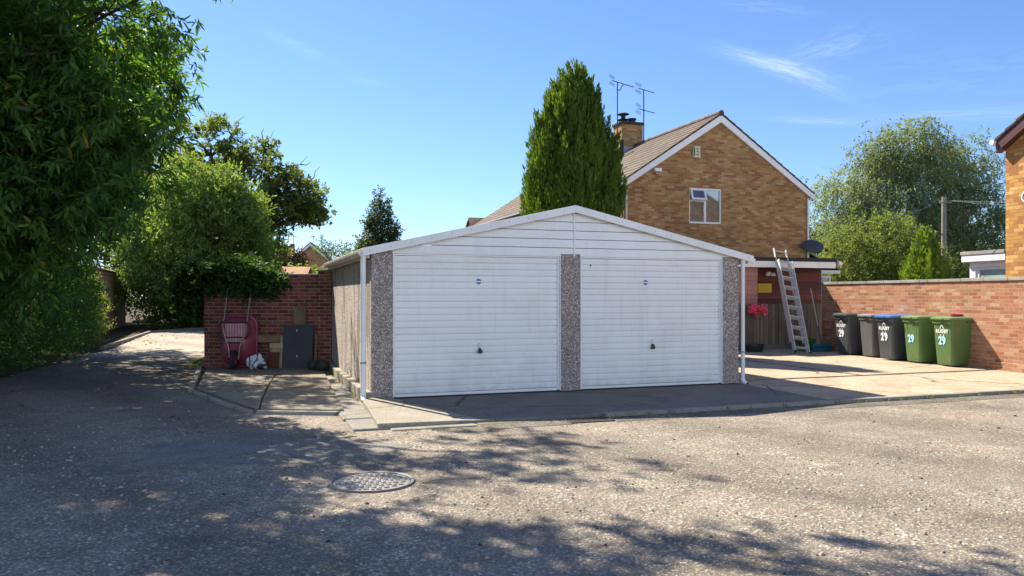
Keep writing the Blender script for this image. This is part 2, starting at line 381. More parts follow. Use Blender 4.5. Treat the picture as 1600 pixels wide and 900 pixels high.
L = {}
L['laurel'] = m_leaf('long_glossy_leaf', [(0.034, 0.084, 0.027), (0.054, 0.113, 0.035), (0.076, 0.178, 0.042), (0.115, 0.240, 0.050), (0.058, 0.138, 0.038), (0.046, 0.109, 0.034), (0.095, 0.209, 0.046), (0.419, 0.251, 0.042)], 0.46, 0.36, 0.5)
L['hedge'] = m_leaf('hedge_leaf', [(0.025, 0.072, 0.024), (0.042, 0.108, 0.03), (0.062, 0.15, 0.038), (0.05, 0.122, 0.034)], 0.4, 0.5, 0.4)
L['shrub'] = m_leaf('bright_shrub_leaf', [(0.095, 0.17, 0.055), (0.135, 0.225, 0.07), (0.175, 0.275, 0.085), (0.115, 0.195, 0.062), (0.23, 0.30, 0.085)], 0.42, 0.5, 0.4)
L['light'] = m_leaf('pale_yellow_green_leaf', [(0.103, 0.184, 0.034), (0.161, 0.241, 0.046), (0.207, 0.276, 0.057)], 0.45, 0.5, 0.4)
L['oak'] = m_leaf('oak_leaf', [(0.080, 0.12, 0.042), (0.115, 0.165, 0.054), (0.155, 0.21, 0.068), (0.095, 0.14, 0.05)], 0.48, 0.5, 0.4)
L['holly'] = m_leaf('holly_leaf', [(0.035, 0.066, 0.034), (0.05, 0.09, 0.042), (0.066, 0.115, 0.05)], 0.32, 0.4, 0.5)
L['cypress'] = m_leaf('cypress_frond', [(0.058, 0.112, 0.025), (0.092, 0.160, 0.030), (0.130, 0.210, 0.036), (0.072, 0.132, 0.026)], 0.36, 0.6, 0.25, 1.4)
L['small_cypress'] = m_leaf('young_cypress_frond', [(0.09, 0.175, 0.035), (0.13, 0.235, 0.04), (0.175, 0.285, 0.048), (0.21, 0.235, 0.06)], 0.45, 0.6, 0.25, 1.4)
L['birch'] = m_leaf('birch_leaf', [(0.125, 0.175, 0.13), (0.165, 0.22, 0.16), (0.20, 0.26, 0.19), (0.145, 0.195, 0.145)], 0.42, 0.5, 0.4, 0.4)
L['bush'] = m_leaf('bush_leaf', [(0.12, 0.165, 0.065), (0.165, 0.215, 0.08), (0.21, 0.255, 0.10)], 0.42, 0.5, 0.4, 0.5)
L['darktree'] = m_leaf('dark_tree_leaf', [(0.057, 0.095, 0.045), (0.068, 0.123, 0.057), (0.101, 0.151, 0.066)], 0.42, 0.5, 0.4, 0.5)
L['ivy'] = m_leaf('ivy_leaf', [(0.022, 0.060, 0.015), (0.034, 0.084, 0.019), (0.048, 0.11, 0.024), (0.06, 0.125, 0.028)], 0.3, 0.55, 0.2)
L['petal'] = m_leaf('pink_petal', [(0.88, 0.13, 0.36), (0.92, 0.20, 0.46), (0.80, 0.09, 0.28), (0.94, 0.34, 0.56)], 0.4, 0.5, 0.3, 6)
L['litter'] = m_leaf('dry_leaf', [(0.12, 0.075, 0.035), (0.24, 0.16, 0.08), (0.42, 0.33, 0.21), (0.09, 0.06, 0.034)], 0.15, 0.8, 0.2, 6)
L['chip'] = m_leaf('loose_chipping', [(0.16, 0.145, 0.125), (0.27, 0.25, 0.22), (0.38, 0.355, 0.31), (0.22, 0.20, 0.175), (0.50, 0.47, 0.42)], 0.0, 0.9, 0.2, 6)

# ------------------------------------------------------------------ mesh building
def tag(o, label=None, cat=None, group=None, kind=None):
    if label: o['label'] = label
    if cat: o['category'] = cat
    if group: o['group'] = group
    if kind: o['kind'] = kind
    return o

def thing(name, label, cat, loc=(0, 0, 0), rz=0.0, group=None):
    o = bpy.data.objects.new(name, None)
    o.empty_display_size = 0.2
    COL.objects.link(o)
    o.location = loc
    o.rotation_euler = (0, 0, rz)
    return tag(o, label, cat, group)

def gthing(name, label, cat, group=None):
    """a thing whose parts are written in plot coordinates"""
    return thing(name, label, cat, (P0[0], P0[1], 0), ANG, group)

class MB:
    def __init__(s):
        s.v, s.f, s.m = [], [], []
    def add(s, vs, fs, mi=0):
        b = len(s.v)
        s.v += [tuple(x) for x in vs]
        s.f += [tuple(i + b for i in f) for f in fs]
        s.m += [mi] * len(fs)
        return s
    def box(s, x0, y0, z0, x1, y1, z1, mi=0):
        v = [(x, y, z) for x in (x0, x1) for y in (y0, y1) for z in (z0, z1)]
        return s.add(v, [(0, 1, 3, 2), (4, 6, 7, 5), (0, 4, 5, 1), (2, 3, 7, 6), (0, 2, 6, 4), (1, 5, 7, 3)], mi)
    def obox(s, c, half, mat, mi=0):
        """box of half sizes about c, turned by the 3x3 matrix mat"""
        v = []
        for sx in (-1, 1):
            for sy in (-1, 1):
                for sz in (-1, 1):
                    v.append(Vector(c) + mat @ Vector((sx * half[0], sy * half[1], sz * half[2])))
        return s.add(v, [(0, 1, 3, 2), (4, 6, 7, 5), (0, 4, 5, 1), (2, 3, 7, 6), (0, 2, 6, 4), (1, 5, 7, 3)], mi)
    def prism(s, pts, lo, hi, axis='z', mi=0):
        def P(a, b, t):
            return {'z': (a, b, t), 'y': (a, t, b), 'x': (t, a, b)}[axis]
        n = len(pts)
        v = [P(a, b, lo) for a, b in pts] + [P(a, b, hi) for a, b in pts]
        f = [tuple(range(n))[::-1], tuple(range(n, 2 * n))] + [(i, (i + 1) % n, n + (i + 1) % n, n + i) for i in range(n)]
        return s.add(v, f, mi)
    def tube(s, path, r, n=8, mi=0, caps=True):
        path = [Vector(p) for p in path]
        rs = r if isinstance(r, (list, tuple)) else [r] * len(path)
        rings, up = [], None
        for i, p in enumerate(path):
            a = path[max(0, i - 1)]; b = path[min(len(path) - 1, i + 1)]
            t = (b - a)
            if t.length < 1e-9: t = Vector((0, 0, 1))
            t.normalize()
            if up is None:
                up = Vector((0, 0, 1)) if abs(t.z) < 0.9 else Vector((1, 0, 0))
            e1 = (up - t * up.dot(t))
            if e1.length < 1e-6: e1 = t.orthogonal()
            e1.normalize()
            up = e1
            e2 = t.cross(e1)
            rings.append([p + (e1 * math.cos(k * 2 * math.pi / n) + e2 * math.sin(k * 2 * math.pi / n)) * rs[i] for k in range(n)])
        v = [q for ring in rings for q in ring]
        f = []
        for i in range(len(rings) - 1):
            for k in range(n):
                k2 = (k + 1) % n
                f.append((i * n + k, i * n + k2, (i + 1) * n + k2, (i + 1) * n + k))
        if caps:
            f.append(tuple(range(n))[::-1])
            f.append(tuple(range((len(rings) - 1) * n, len(rings) * n)))
        return s.add(v, f, mi)
    def loft(s, rings, mi=0, cap=True):
        n = len(rings[0])
        v = [q for ring in rings for q in ring]
        f = []
        for i in range(len(rings) - 1):
            for k in range(n):
                k2 = (k + 1) % n
                f.append((i * n + k, i * n + k2, (i + 1) * n + k2, (i + 1) * n + k))
        if cap:
            f.append(tuple(range(n))[::-1])
            f.append(tuple(range((len(rings) - 1) * n, len(rings) * n)))
        return s.add(v, f, mi)
    def disc(s, c, r, h, axis='z', n=24, mi=0):
        c = Vector(c)
        d = {'x': Vector((1, 0, 0)), 'y': Vector((0, 1, 0)), 'z': Vector((0, 0, 1))}[axis]
        return s.tube([c, c + d * h], r, n, mi)
    def lathe(s, prof, c=(0, 0, 0), n=24, mi=0):
        rings = [[(c[0] + r * math.cos(2 * math.pi * k / n), c[1] + r * math.sin(2 * math.pi * k / n), c[2] + z) for k in range(n)] for r, z in prof]
        return s.loft(rings, mi)
    def build(s, name, mats, parent=None, smooth=False, bevel=0.0, loc=None, rz=None, seg=2, recalc=True):
        me = bpy.data.meshes.new(name)
        me.from_pydata(s.v, [], s.f)
        if recalc:
            bm = bmesh.new(); bm.from_mesh(me)
            bmesh.ops.recalc_face_normals(bm, faces=bm.faces)
            bm.to_mesh(me); bm.free()
        mats = mats if isinstance(mats, (list, tuple)) else [mats]
        for m_ in mats:
            me.materials.append(m_)
        if any(s.m):
            me.polygons.foreach_set('material_index', s.m)
        uv = me.uv_layers.new(name='UVMap')
        co = me.vertices
        for p in me.polygons:
            nx, ny, nz = (abs(c) for c in p.normal)
            for li in p.loop_indices:
                x, y, z = co[me.loops[li].vertex_index].co
                if nz > 0.75: uv.data[li].uv = (x, y)
                elif nx > ny: uv.data[li].uv = (y, z)
                else: uv.data[li].uv = (x, z)
        if smooth:
            me.polygons.foreach_set('use_smooth', [True] * len(me.polygons))
        me.update()
        o = bpy.data.objects.new(name, me)
        COL.objects.link(o)
        if parent: o.parent = parent
        if loc is not None: o.location = loc
        if rz is not None: o.rotation_euler = (0, 0, rz)
        if bevel:
            b = o.modifiers.new('bevel', 'BEVEL')
            b.width = bevel; b.segments = seg; b.limit_method = 'ANGLE'; b.angle_limit = R(35)
        if smooth:
            e = o.modifiers.new('sharp', 'EDGE_SPLIT'); e.split_angle = R(42)
        return o

def gbuild(mb, name, mats, label=None, cat=None, kind=None, **kw):
    o = mb.build(name, mats, None, loc=(P0[0], P0[1], 0), rz=ANG, **kw)
    return tag(o, label, cat, None, kind)

def rrect(hx, hy, r, z, cx=0, cy=0, n=5):
    pts = []
    for qx, qy, a0 in ((1, 1, 0), (-1, 1, 90), (-1, -1, 180), (1, -1, 270)):
        for i in range(n):
            a = R(a0 + 90 * i / (n - 1))
            pts.append((cx + qx * (hx - r) + r * math.cos(a), cy + qy * (hy - r) + r * math.sin(a), z))
    return pts

def text_mesh(s, name, size, mat, parent, mtx, off=0.0, xs=1.0, spacing=1.0):
    cu = bpy.data.curves.new('lettering', 'FONT')
    cu.body = s; cu.size = size; cu.offset = off; cu.extrude = 0.0008
    cu.align_x = 'CENTER'; cu.align_y = 'CENTER'; cu.space_character = spacing
    tmp = bpy.data.objects.new('lettering', cu)
    COL.objects.link(tmp)
    dg = bpy.context.evaluated_depsgraph_get()
    me = bpy.data.meshes.new_from_object(tmp.evaluated_get(dg))
    bpy.data.objects.remove(tmp)
    me.name = name
    me.materials.clear(); me.materials.append(mat)
    me.transform(Matrix.Diagonal((xs, 1, 1, 1)))
    o = bpy.data.objects.new(name, me)
    COL.objects.link(o)
    o.parent = parent
    o.matrix_local = mtx
    return o

# ------------------------------------------------------------------ foliage
def unit(a):
    return a / np.maximum(np.linalg.norm(a, axis=-1, keepdims=True), 1e-9)

def leaf_object(name, pos, axis, nrm, length, width, mat, parent=None, shape='diamond', droop=0.0, fold=0.25):
    n = len(pos)
    axis = unit(axis); side = unit(np.cross(axis, nrm)); up = np.cross(side, axis)
    l = np.broadcast_to(length, (n,))[:, None]; w = np.broadcast_to(width, (n,))[:, None] * 0.5
    if shape == 'diamond':
        rows = [(0.0, 0, 0), (0.45, 1, fold), (1.0, 0, -droop), (0.45, -1, fold)]
        faces = np.array([[0, 1, 2, 3]])
    elif shape == 'long':
        rows = [(0.0, 0, 0), (0.3, 0.9, fold), (0.65, 0.85, fold - droop * 0.35), (1.0, 0, -droop), (0.65, -0.85, fold - droop * 0.35), (0.3, -0.9, fold)]
        faces = np.array([[0, 1, 2, 3], [0, 3, 4, 5]])
    else:
        rows = [(0.0, 0.25, 0), (0.5, 1, 0.1), (1.0, 0.25, -droop), (1.0, -0.25, -droop), (0.5, -1, 0.1), (0.0, -0.25, 0)]
        faces = np.array([[0, 1, 4, 5], [1, 2, 3, 4]])
    k = len(rows)
    V = np.empty((n, k, 3), np.float32)
    for i, (t, sx, h) in enumerate(rows):
        V[:, i] = pos + axis * l * t + side * w * sx + up * (w * h if shape != 'long' else (w * (fold if sx else 0) - l * droop * t * t * 0.6))
    F = (np.arange(n)[:, None, None] * k + faces[None]).reshape(-1, 4).astype(np.int32)
    me = bpy.data.meshes.new(name)
    me.vertices.add(n * k); me.vertices.foreach_set('co', V.reshape(-1))
    me.loops.add(F.size); me.loops.foreach_set('vertex_index', F.reshape(-1))
    me.polygons.add(len(F)); me.polygons.foreach_set('loop_start', np.arange(0, F.size, 4, dtype=np.int32))
    me.update(calc_edges=True)
    me.materials.append(mat)
    o = bpy.data.objects.new(name, me)
    COL.objects.link(o)
    if parent: o.parent = parent
    return o

def sprays(g, lobes, n_spray, n_leaf, spray_len, leaf_len, leaf_w, inner=0.45, out=0.75, up=0.1, droop_dir=0.0, lw=0.5, gap=0.0, zmin=-9, jit=0.6, hang=0.0, clump=0, clump_r=0.35):
    """twigs pushed outwards through the lobes; returns leaf arrays and the twigs"""
    lobes = np.array(lobes, float)
    C, Rr = lobes[:, :3], lobes[:, 3:6]
    wt = (Rr[:, 0] * Rr[:, 1] + Rr[:, 1] * Rr[:, 2] + Rr[:, 0] * Rr[:, 2]); wt = wt * (lobes[:, 6] if lobes.shape[1] > 6 else 1.0); wt = wt / wt.sum()
    def draw(m):
        i = g.choice(len(lobes), m, p=wt)
        d = unit(g.normal(size=(m, 3)))
        rad = inner + (1 - inner) * g.random(m) ** 0.55
        p = C[i] + d * Rr[i] * rad[:, None]
        return i, d, p
    if clump:
        # twigs gather round branch ends, which leaves holes between them
        i, d, p = draw(clump)
        j = g.integers(0, clump, n_spray)
        i, d = i[j], unit(d[j] + g.normal(size=(n_spray, 3)) * 0.45)
        p = p[j] + np.clip(g.normal(size=(n_spray, 3)), -1.6, 1.6) * clump_r * np.array([1, 1, 0.7])
    else:
        i, d, p = draw(n_spray)
    if gap:
        q = np.sin(p[:, 0] * 2.3 + 1.3) * np.sin(p[:, 1] * 1.9 + 0.4) * np.sin(p[:, 2] * 2.7 + 2.1)
        keep = q > -1 + 2 * gap * g.random(len(p))
        i, d, p = i[keep], d[keep], p[keep]
    keep = p[:, 2] > zmin
    i, d, p = i[keep], d[keep], p[keep]
    m = len(p)
    tw = unit(d * out + g.normal(size=(m, 3)) * jit * 0.5 + np.array([0, 0, up - droop_dir]))
    L_ = spray_len * (0.6 + 0.8 * g.random(m))
    t = (np.arange(n_leaf) + 0.6) / n_leaf
    base = p[:, None] + tw[:, None] * (L_[:, None] * t[None])[..., None]
    base[..., 2] -= (L_[:, None] * t[None] ** 2) * 0.35 * (droop_dir + 0.2)
    a1 = unit(np.cross(tw, np.array([0.13, 0.21, 1.0]) + g.normal(size=(m, 3)) * 0.25)); a2 = np.cross(a1, tw)
    ph = np.arange(n_leaf) * 2.4
    phi = ph[None] + g.random((m, 1)) * 6.28 + g.normal(size=(m, n_leaf)) * 0.4
    lat = a1[:, None] * np.cos(phi)[..., None] + a2[:, None] * np.sin(phi)[..., None]
    ax = unit(tw[:, None] * lw + lat * 0.9 + g.normal(size=(m, n_leaf, 3)) * jit * 0.35 - np.array([0, 0, hang]))
    nr = unit(np.array([0, 0, 1.0]) + tw[:, None] * 0.3 + g.normal(size=(m, n_leaf, 3)) * 0.55)
    ln = leaf_len * (0.6 + 0.7 * g.random(m * n_leaf))
    return base.reshape(-1, 3), ax.reshape(-1, 3), nr.reshape(-1, 3), ln, ln * leaf_w, (p, tw, L_, i)

def limb_path(g, a, b, k=6, sag=0.12, wob=0.06):
    a, b = np.array(a, float), np.array(b, float)
    L_ = np.linalg.norm(b - a)
    off = g.normal(size=3) * wob * L_
    pts = []
    for t in np.linspace(0, 1, k):
        p = a + (b - a) * t
        p = p + off * math.sin(math.pi * t) + np.array([0, 0, sag * L_ * math.sin(math.pi * t)]) + (g.normal(size=3) * 0.02 * L_ if 0 < t < 1 else 0)
        pts.append(tuple(p))
    return pts

def tree(name, label, cat, base, lobes, leafmat, bark, seed, n_spray, n_leaf, spray_len, leaf_len, leaf_w, r_trunk=0.2, fork=None, shape='diamond',
         group=None, limbs=True, twig_r=0.0, n_twig=0, droop=0.0, crown_name='crown', extra=None, subl=7, **kw):
    g = np.random.default_rng(seed)
    root = thing(name, label, cat, base, 0, group)
    b = np.array(base)
    lob = [(l[0] - b[0], l[1] - b[1], l[2] - b[2], *l[3:]) for l in lobes]
    pos, ax, nr, ln, wd, tw = sprays(g, lob, n_spray, n_leaf, spray_len, leaf_len, leaf_w, **kw)
    leaf_object(crown_name, pos, ax, nr, ln, wd, leafmat, root, shape, droop)
    mb = MB()
    f = np.array(fork if fork is not None else (lob[0][0] * 0.3, lob[0][1] * 0.3, max(0.4, lob[0][2] * 0.45)), float)
    mb.tube(limb_path(g, (0, 0, -0.1), f, 5, 0, 0.03), [r_trunk * (1.25 - 0.35 * i / 4) if i else r_trunk * 1.5 for i in range(5)], 10)
    if limbs:
        for li, l in enumerate(lob):
            c = np.array(l[:3])
            rr = r_trunk * 0.6 * min(1.0, (sum(l[3:6]) / 6.3) ** 1.5)
            mb.tube(limb_path(g, f, c, 6, 0.08, 0.08), [rr * (1 - 0.55 * i / 5) for i in range(6)], 7)
            for _ in range(subl):
                d = unit(g.normal(size=3)); d[2] = abs(d[2]) * 0.8 - 0.15
                e = c + d * np.array(l[3:6]) * (0.8 + 0.25 * g.random())
                mb.tube(limb_path(g, c, e, 5, 0.06, 0.1), [rr * 0.42 * (1 - 0.8 * i / 4) for i in range(5)], 5)
    if n_twig:
        P, T, LL, _i = tw
        for q in range(min(n_twig, len(P))):
            mb.tube([P[q] - T[q] * 0.25, P[q] + T[q] * LL[q] * 0.5, P[q] + T[q] * LL[q] - np.array([0, 0, 0.05 * LL[q]])], [twig_r, twig_r * 0.7, twig_r * 0.3], 4)
    if extra:
        for path, rad in extra:
            mb.tube([np.array(p) - b for p in path], rad, 6)
    mb.build('trunk', bark, root, smooth=True, recalc=False)
    return root

# ================================================================== SETTING
bpy_ground = MB().prism([(-320, -60), (320, -60), (320, 420), (-320, 420)], -0.4, -0.10)
tag(bpy_ground.build('ground', M['soil']), 'bare soil and grass ground round the plot', None, None, 'structure')
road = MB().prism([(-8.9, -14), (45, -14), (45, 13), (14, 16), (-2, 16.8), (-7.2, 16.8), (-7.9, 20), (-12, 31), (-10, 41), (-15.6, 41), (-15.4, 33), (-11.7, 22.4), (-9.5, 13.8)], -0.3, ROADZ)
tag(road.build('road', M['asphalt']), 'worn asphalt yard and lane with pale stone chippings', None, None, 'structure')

# irregular smooth repair in the yard
g = np.random.default_rng(5)
pp = []
for k in range(40):
    a = 2 * math.pi * k / 40
    pp.append((-2.55 + 1.25 * math.cos(a) * (1 + 0.16 * math.sin(3 * a + 1) + 0.09 * math.sin(7 * a)) + 0.05 * g.normal(), 7.75 + 0.78 * math.sin(a) * (1 + 0.15 * math.cos(2 * a)) + 0.03 * g.normal()))
tag(MB().prism(pp, ROADZ - 0.05, ROADZ + 0.004).build('road_patch', M['tarmac']), 'smooth grey tarmac repair patch in the yard', None, None, 'structure')

# concrete apron in front of the doors, gently falling to the road
ap = MB()
ap.prism([(0.0, -0.01), (-2.14, -0.022), (-2.14, -0.14), (0.0, -0.14)], -0.12, 6.35, 'x')
ap.box(-0.02, 0.0, -0.14, 6.3, 0.3, -0.012)
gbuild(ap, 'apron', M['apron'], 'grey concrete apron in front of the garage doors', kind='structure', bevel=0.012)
wd = MB()
wd.add([(-0.14, -0.04, 0.03), (0.26, -0.04, 0.03), (1.02, -2.12, -0.02), (-0.27, -2.2, 0.012), (-0.14, -0.04, -0.14), (0.26, -0.04, -0.14), (1.02, -2.12, -0.14), (-0.27, -2.2, -0.14)],
       [(0, 1, 2, 3), (7, 6, 5, 4), (0, 4, 5, 1), (1, 5, 6, 2), (2, 6, 7, 3), (3, 7, 4, 0)])
gbuild(wd, 'apron_corner', M['moss_edge'], 'raised mossy concrete wedge at the downpipe corner of the apron', kind='structure', bevel=0.012)
dr = MB()
dr.prism([(9.5, 0.0), (-2.10, -0.016), (-2.10, -0.14), (9.5, -0.14)], 6.354, 17.0, 'x')
# formed joints as narrow grooves: the slab is laid in bays
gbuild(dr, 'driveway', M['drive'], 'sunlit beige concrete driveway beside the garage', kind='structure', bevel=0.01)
jt = MB()
jt.box(6.36, 0.35, -0.02, 13.2, 0.362, 0.0035)
jt.box(9.3, 0.376, -0.02, 9.31, 9, 0.0045)
jt.box(6.36, 3.9, -0.02, 9.299, 3.91, 0.0045)
gbuild(jt, 'driveway_joint', M['apron'], 'dirt filled joints across the concrete driveway', kind='structure')
kb = MB()
x = 2.66
while x < 18:
    kb.box(x, -2.25, -0.2, x + 0.905, -2.144, -0.004 + rnd.uniform(-0.005, 0.005))
    x += 0.915
gc = MB(); gc.box(0.95, -2.62, -0.2, 2.028, -2.262, ROADZ + 0.004); gc.box(2.622, -2.62, -0.2, 17.5, -2.252, ROADZ + 0.004)
gbuild(gc, 'gutter_channel', M['gutter_tar'], 'dark channel of tarmac along the kerb', kind='structure')
gbuild(kb, 'kerb', M['kerb'], 'low concrete kerb stones along the driveway edge', kind='structure', bevel=0.012)
ch = MB()
ch.box(0.95, -2.26, -0.2, 2.02, -2.144, -0.052)
gbuild(ch, 'gutter', M['apron'], 'concrete gutter beside the drain grate', kind='structure', bevel=0.01)

# strip along the side of the garage
st = MB()
y = -2.24
for ln in (0.75, 0.62, 0.9, 0.9, 0.9, 0.9, 0.9, 0.9, 0.86):
    st.box(-0.57 + rnd.uniform(-0.02, 0.02), y + 0.008, -0.2, -0.135, min(5.6, y + ln) - 0.008, -0.035 + rnd.uniform(-0.01, 0.01))
    y += ln
st.box(-0.13, -2.36, -0.2, 0.9, -2.21, -0.045)
gbuild(st, 'path', M['kerb'], 'narrow concrete path strip beside the garage wall', kind='structure', bevel=0.012)

# patio slab by the brick wall, in three bays with open joints
def bays(polys, z0, z1, gapw=0.02):
    mb = MB()
    for p in polys:
        c = (sum(a for a, _ in p) / len(p), sum(b for _, b in p) / len(p))
        q = []
        for a, b in p:
            dx, dy = c[0] - a, c[1] - b
            l = math.hypot(dx, dy)
            q.append((a + dx / l * gapw * 1.2, b + dy / l * gapw * 1.2))
        mb.prism(q, z0, z1 + rnd.uniform(-0.008, 0.008))
    return mb
cutT, cutM, cutN, cutB = (-4.86, 16.2), (-4.1, 12.95), (-3.72, 11.45), (-3.38, 10.25)
rT, rM, rN, rB = (-4.0, 16.2), (-3.05, 12.95), (-2.6, 11.5), (-2.2, 10.15)
pb = bays([[(-6.45, 16.2), (-5.08, 12.4), (-4.15, 11.22), cutB, cutN, cutM, cutT], [cutT, cutM, rM, rT], [cutM, cutN, rN, rM], [cutN, cutB, rB, rN]], -0.2, -0.004)
tag(pb.build('patio', M['patio'], bevel=0.012), 'cracked grey concrete slabs below the brick wall', None, None, 'structure')
ke = MB()
def strip(a, b, w, z):
    d = Vector((b[0] - a[0], b[1] - a[1], 0)); n_ = Vector((-d.y, d.x, 0)).normalized() * w
    ke.prism([(a[0], a[1]), (b[0], b[1]), (b[0] - n_.x, b[1] - n_.y), (a[0] - n_.x, a[1] - n_.y)], -0.2, z)
strip((-5.12, 12.36), (-6.50, 16.15), -0.09, 0.03)
strip((-5.06, 12.33), (-4.20, 11.16), 0.08, -0.012)
strip((-4.17, 11.12), (-3.42, 10.18), 0.08, -0.016)
strip((-3.36, 10.17), (-2.24, 10.07), 0.08, -0.012)
tag(ke.build('patio_kerb', M['kerb'], bevel=0.012), 'concrete edging round the patio slabs', None, None, 'structure')
tag(MB().prism([(-6.9, 16.85), (-6.5, 16.2), (-4.1, 16.2), (-3.9, 17.4), (-6.9, 17.4)], -0.2, -0.045).build('verge', M['soil']), 'strip of soil below the brick wall', None, None, 'structure')
lk = MB()
for a, b in (((-12.0, 22.6), (-13.6, 27.6)), ((-13.65, 27.7), (-15.2, 32.4)), ((-15.2, 32.5), (-14.4, 36.0))):
    d = Vector((b[0] - a[0], b[1] - a[1], 0)); n_ = Vector((-d.y, d.x, 0)).normalized() * 0.12
    lk.prism([(a[0], a[1]), (b[0], b[1]), (b[0] + n_.x, b[1] + n_.y), (a[0] + n_.x, a[1] + n_.y)], -0.3, 0.02)
tag(lk.build('lane_kerb', M['kerb'], bevel=0.01), 'kerb between the lane and the pink garage', None, None, 'structure')

# ================================================================== GARAGE
ga = gthing('garage', 'white double garage with two ribbed up and over doors and pebbledash pillars', 'garage')
H = 2.15
wl = MB()
wl.box(0.012, 0.06, 0.11, 0.11, 5.43, H)
wl.box(6.17, 0.06, 0.0, 6.26, 5.43, H); wl.box(0.11, 5.34, 0.0, 6.17, 5.43, H)
wl.build('wall', M['dash_side'], ga)
MB().box(-0.10, 0.02, -0.12, 0.115, 5.46, 0.105).build('plinth', M['moss_edge'], ga, bevel=0.015)
for x0, x1 in ((0.0, 0.315), (2.965, 3.305), (5.945, 6.275)):
    p = MB().box(x0, 0.0, 0.0, x1, 0.14, 2.158).build('pillar', M['dash'], ga, bevel=0.006)
for x in (0.316, 2.952, 3.306, 5.932):              # galvanised edge strips on the pillars
    MB().box(x, -0.006, 0.01, x + 0.012, 0.07, 2.13).build('edge_trim', M['white_upvc'], ga)
MB().box(0.1, 0.62, -0.05, 6.2, 5.3, 0.0).build('floor_slab', M['apron'], ga)

def garage_door(x0, x1, hx, bx, label):
    d = MB()
    z0, z1 = 0.055, 2.09
    nrib = 21
    pit = (z1 - z0) / nrib
    prof = []
    for i in range(nrib):                          # shallow planks with a sharp groove below each
        zb = z0 + i * pit
        prof += [(0.058, zb + 0.001), (0.058, zb + 0.0085), (0.036, zb + 0.0115), (0.0335, zb + pit * 0.55), (0.035, zb + pit - 0.004)]
    prof = prof + [(0.075, z1), (0.075, z0)]
    d.prism(prof, x0 + 0.03, x1 - 0.03, 'x')
    dd = d.build('door', M['white_door'], ga)
    f = MB()
    f.box(x0, 0.02, 0.02, x0 + 0.028, 0.09, 2.12); f.box(x1 - 0.028, 0.02, 0.02, x1, 0.09, 2.12)
    f.box(x0 + 0.028, 0.02, 2.093, x1 - 0.028, 0.09, 2.12); f.box(x0 + 0.03, 0.028, 0.012, x1 - 0.03, 0.07, 0.052)
    f.build('frame', M['white_upvc'], dd, bevel=0.003)
    MB().box(x0, 0.03, -0.012, x1, 0.085, 0.0115).build('seal', M['dark_gap'], dd)
    h = MB()
    h.box(hx - 0.016, 0.024, 0.66, hx + 0.016, 0.034, 0.78)
    h.build('lock_plate', M['steel'], dd, bevel=0.004)
    k = MB()
    k.loft([[(hx + sx * 1.0, yy, 0.655 + sz) for sx, sz in ((-0.028, -0.028), (0.02, -0.034), (0.044, -0.016), (0.030, 0.022), (0.008, 0.056), (-0.012, 0.050), (-0.026, 0.012))] for yy in (-0.012, 0.02)])
    k.disc((hx, 0.012, 0.672), 0.012, 0.02, 'y', 10)
    k.build('handle', M['black_plastic'], dd, bevel=0.005)
    b = MB().disc((bx, 0.0310, 1.715), 0.042, 0.003, 'y', 28)
    bb = b.build('badge', M['badge_blue'], dd)
    MB().box(bx - 0.0425, 0.0295, 1.706, bx + 0.0425, 0.0308, 1.724).build('badge_band', M['white_vinyl'], bb)
    return dd
garage_door(0.33, 2.95, 1.64, 1.63, None)
d2 = garage_door(3.32, 5.93, 4.61, 4.49, None)
d2['label'] = 'white ribbed door with a small dark chip near its top'
ck = MB().disc((3.50, 0.0318, 1.985), 0.014, 0.002, 'y', 9)
ck.disc((3.492, 0.0318, 1.945), 0.009, 0.002, 'y', 7)
ck.build('paint_chip', M['dark_gap'], d2)

# gable of white shiplap
PX, PZ = 3.2, 2.90
SL = (PZ - 2.16) / (PX + 0.12)
gb = MB()
nb = 6
zb0 = 2.12
pl = 0.137
for i in range(nb):
    za, zb = zb0 + i * pl, zb0 + (i + 1) * pl - 0.009
    for sgn in (-1, 1):
        def hw(z):
            return max(0.012, min(3.2, (PZ - 0.03 - z) / SL))
        xa, xb = hw(za), hw(zb)
        if za > PZ - 0.05: continue
        zb_ = min(zb, PZ - 0.04)
        xb = hw(zb_)
        q = [(PX + sgn * 0.012, za), (PX + sgn * xa, za), (PX + sgn * xb, zb_), (PX + sgn * 0.012, zb_)]
        yf = 0.012
        v = [(a, yf - 0.012 if z == za else yf, z) for a, z in q] + [(a, yf + 0.05, z) for a, z in q]
        gb.add(v, [(0, 1, 2, 3), (7, 6, 5, 4), (0, 4, 5, 1), (1, 5, 6, 2), (2, 6, 7, 3), (3, 7, 4, 0)])
gb.build('gable_cladding', M['white_door'], ga)
MB().box(PX - 0.012, -0.010, 2.12, PX + 0.012, 0.05, 2.86).build('gable_trim', M['white_upvc'], ga)
MB().prism([(0.3, 2.10), (6.0, 2.10), (PX, 2.84)], 0.064, 0.09, 'y').build('gable_backing', M['dark_gap'], ga)
MB().box(0.33, 0.02, 2.1205, 5.93, 0.06, 2.15).build('lintel', M['white_old'], ga)
# barge boards
bw = 0.115
for sgn in (-1, 1):
    x_e = PX + sgn * 3.33
    ze = PZ - SL * 3.33
    q = [(PX, PZ + 0.025), (x_e, ze + 0.025), (x_e, ze + 0.025 - bw), (PX, PZ + 0.025 - bw)]
    if sgn < 0: pass
    MB().prism(q, -0.075, -0.045, 'y').build('barge_board', M['white_upvc'], ga, bevel=0.004)
    for t in np.linspace(0.06, 0.97, 11):
        MB().disc((PX + sgn * 3.33 * t, -0.0775, PZ - SL * 3.33 * t - 0.055 + 0.025), 0.008, 0.004, 'y', 8).build('screw', M['lead'], ga)
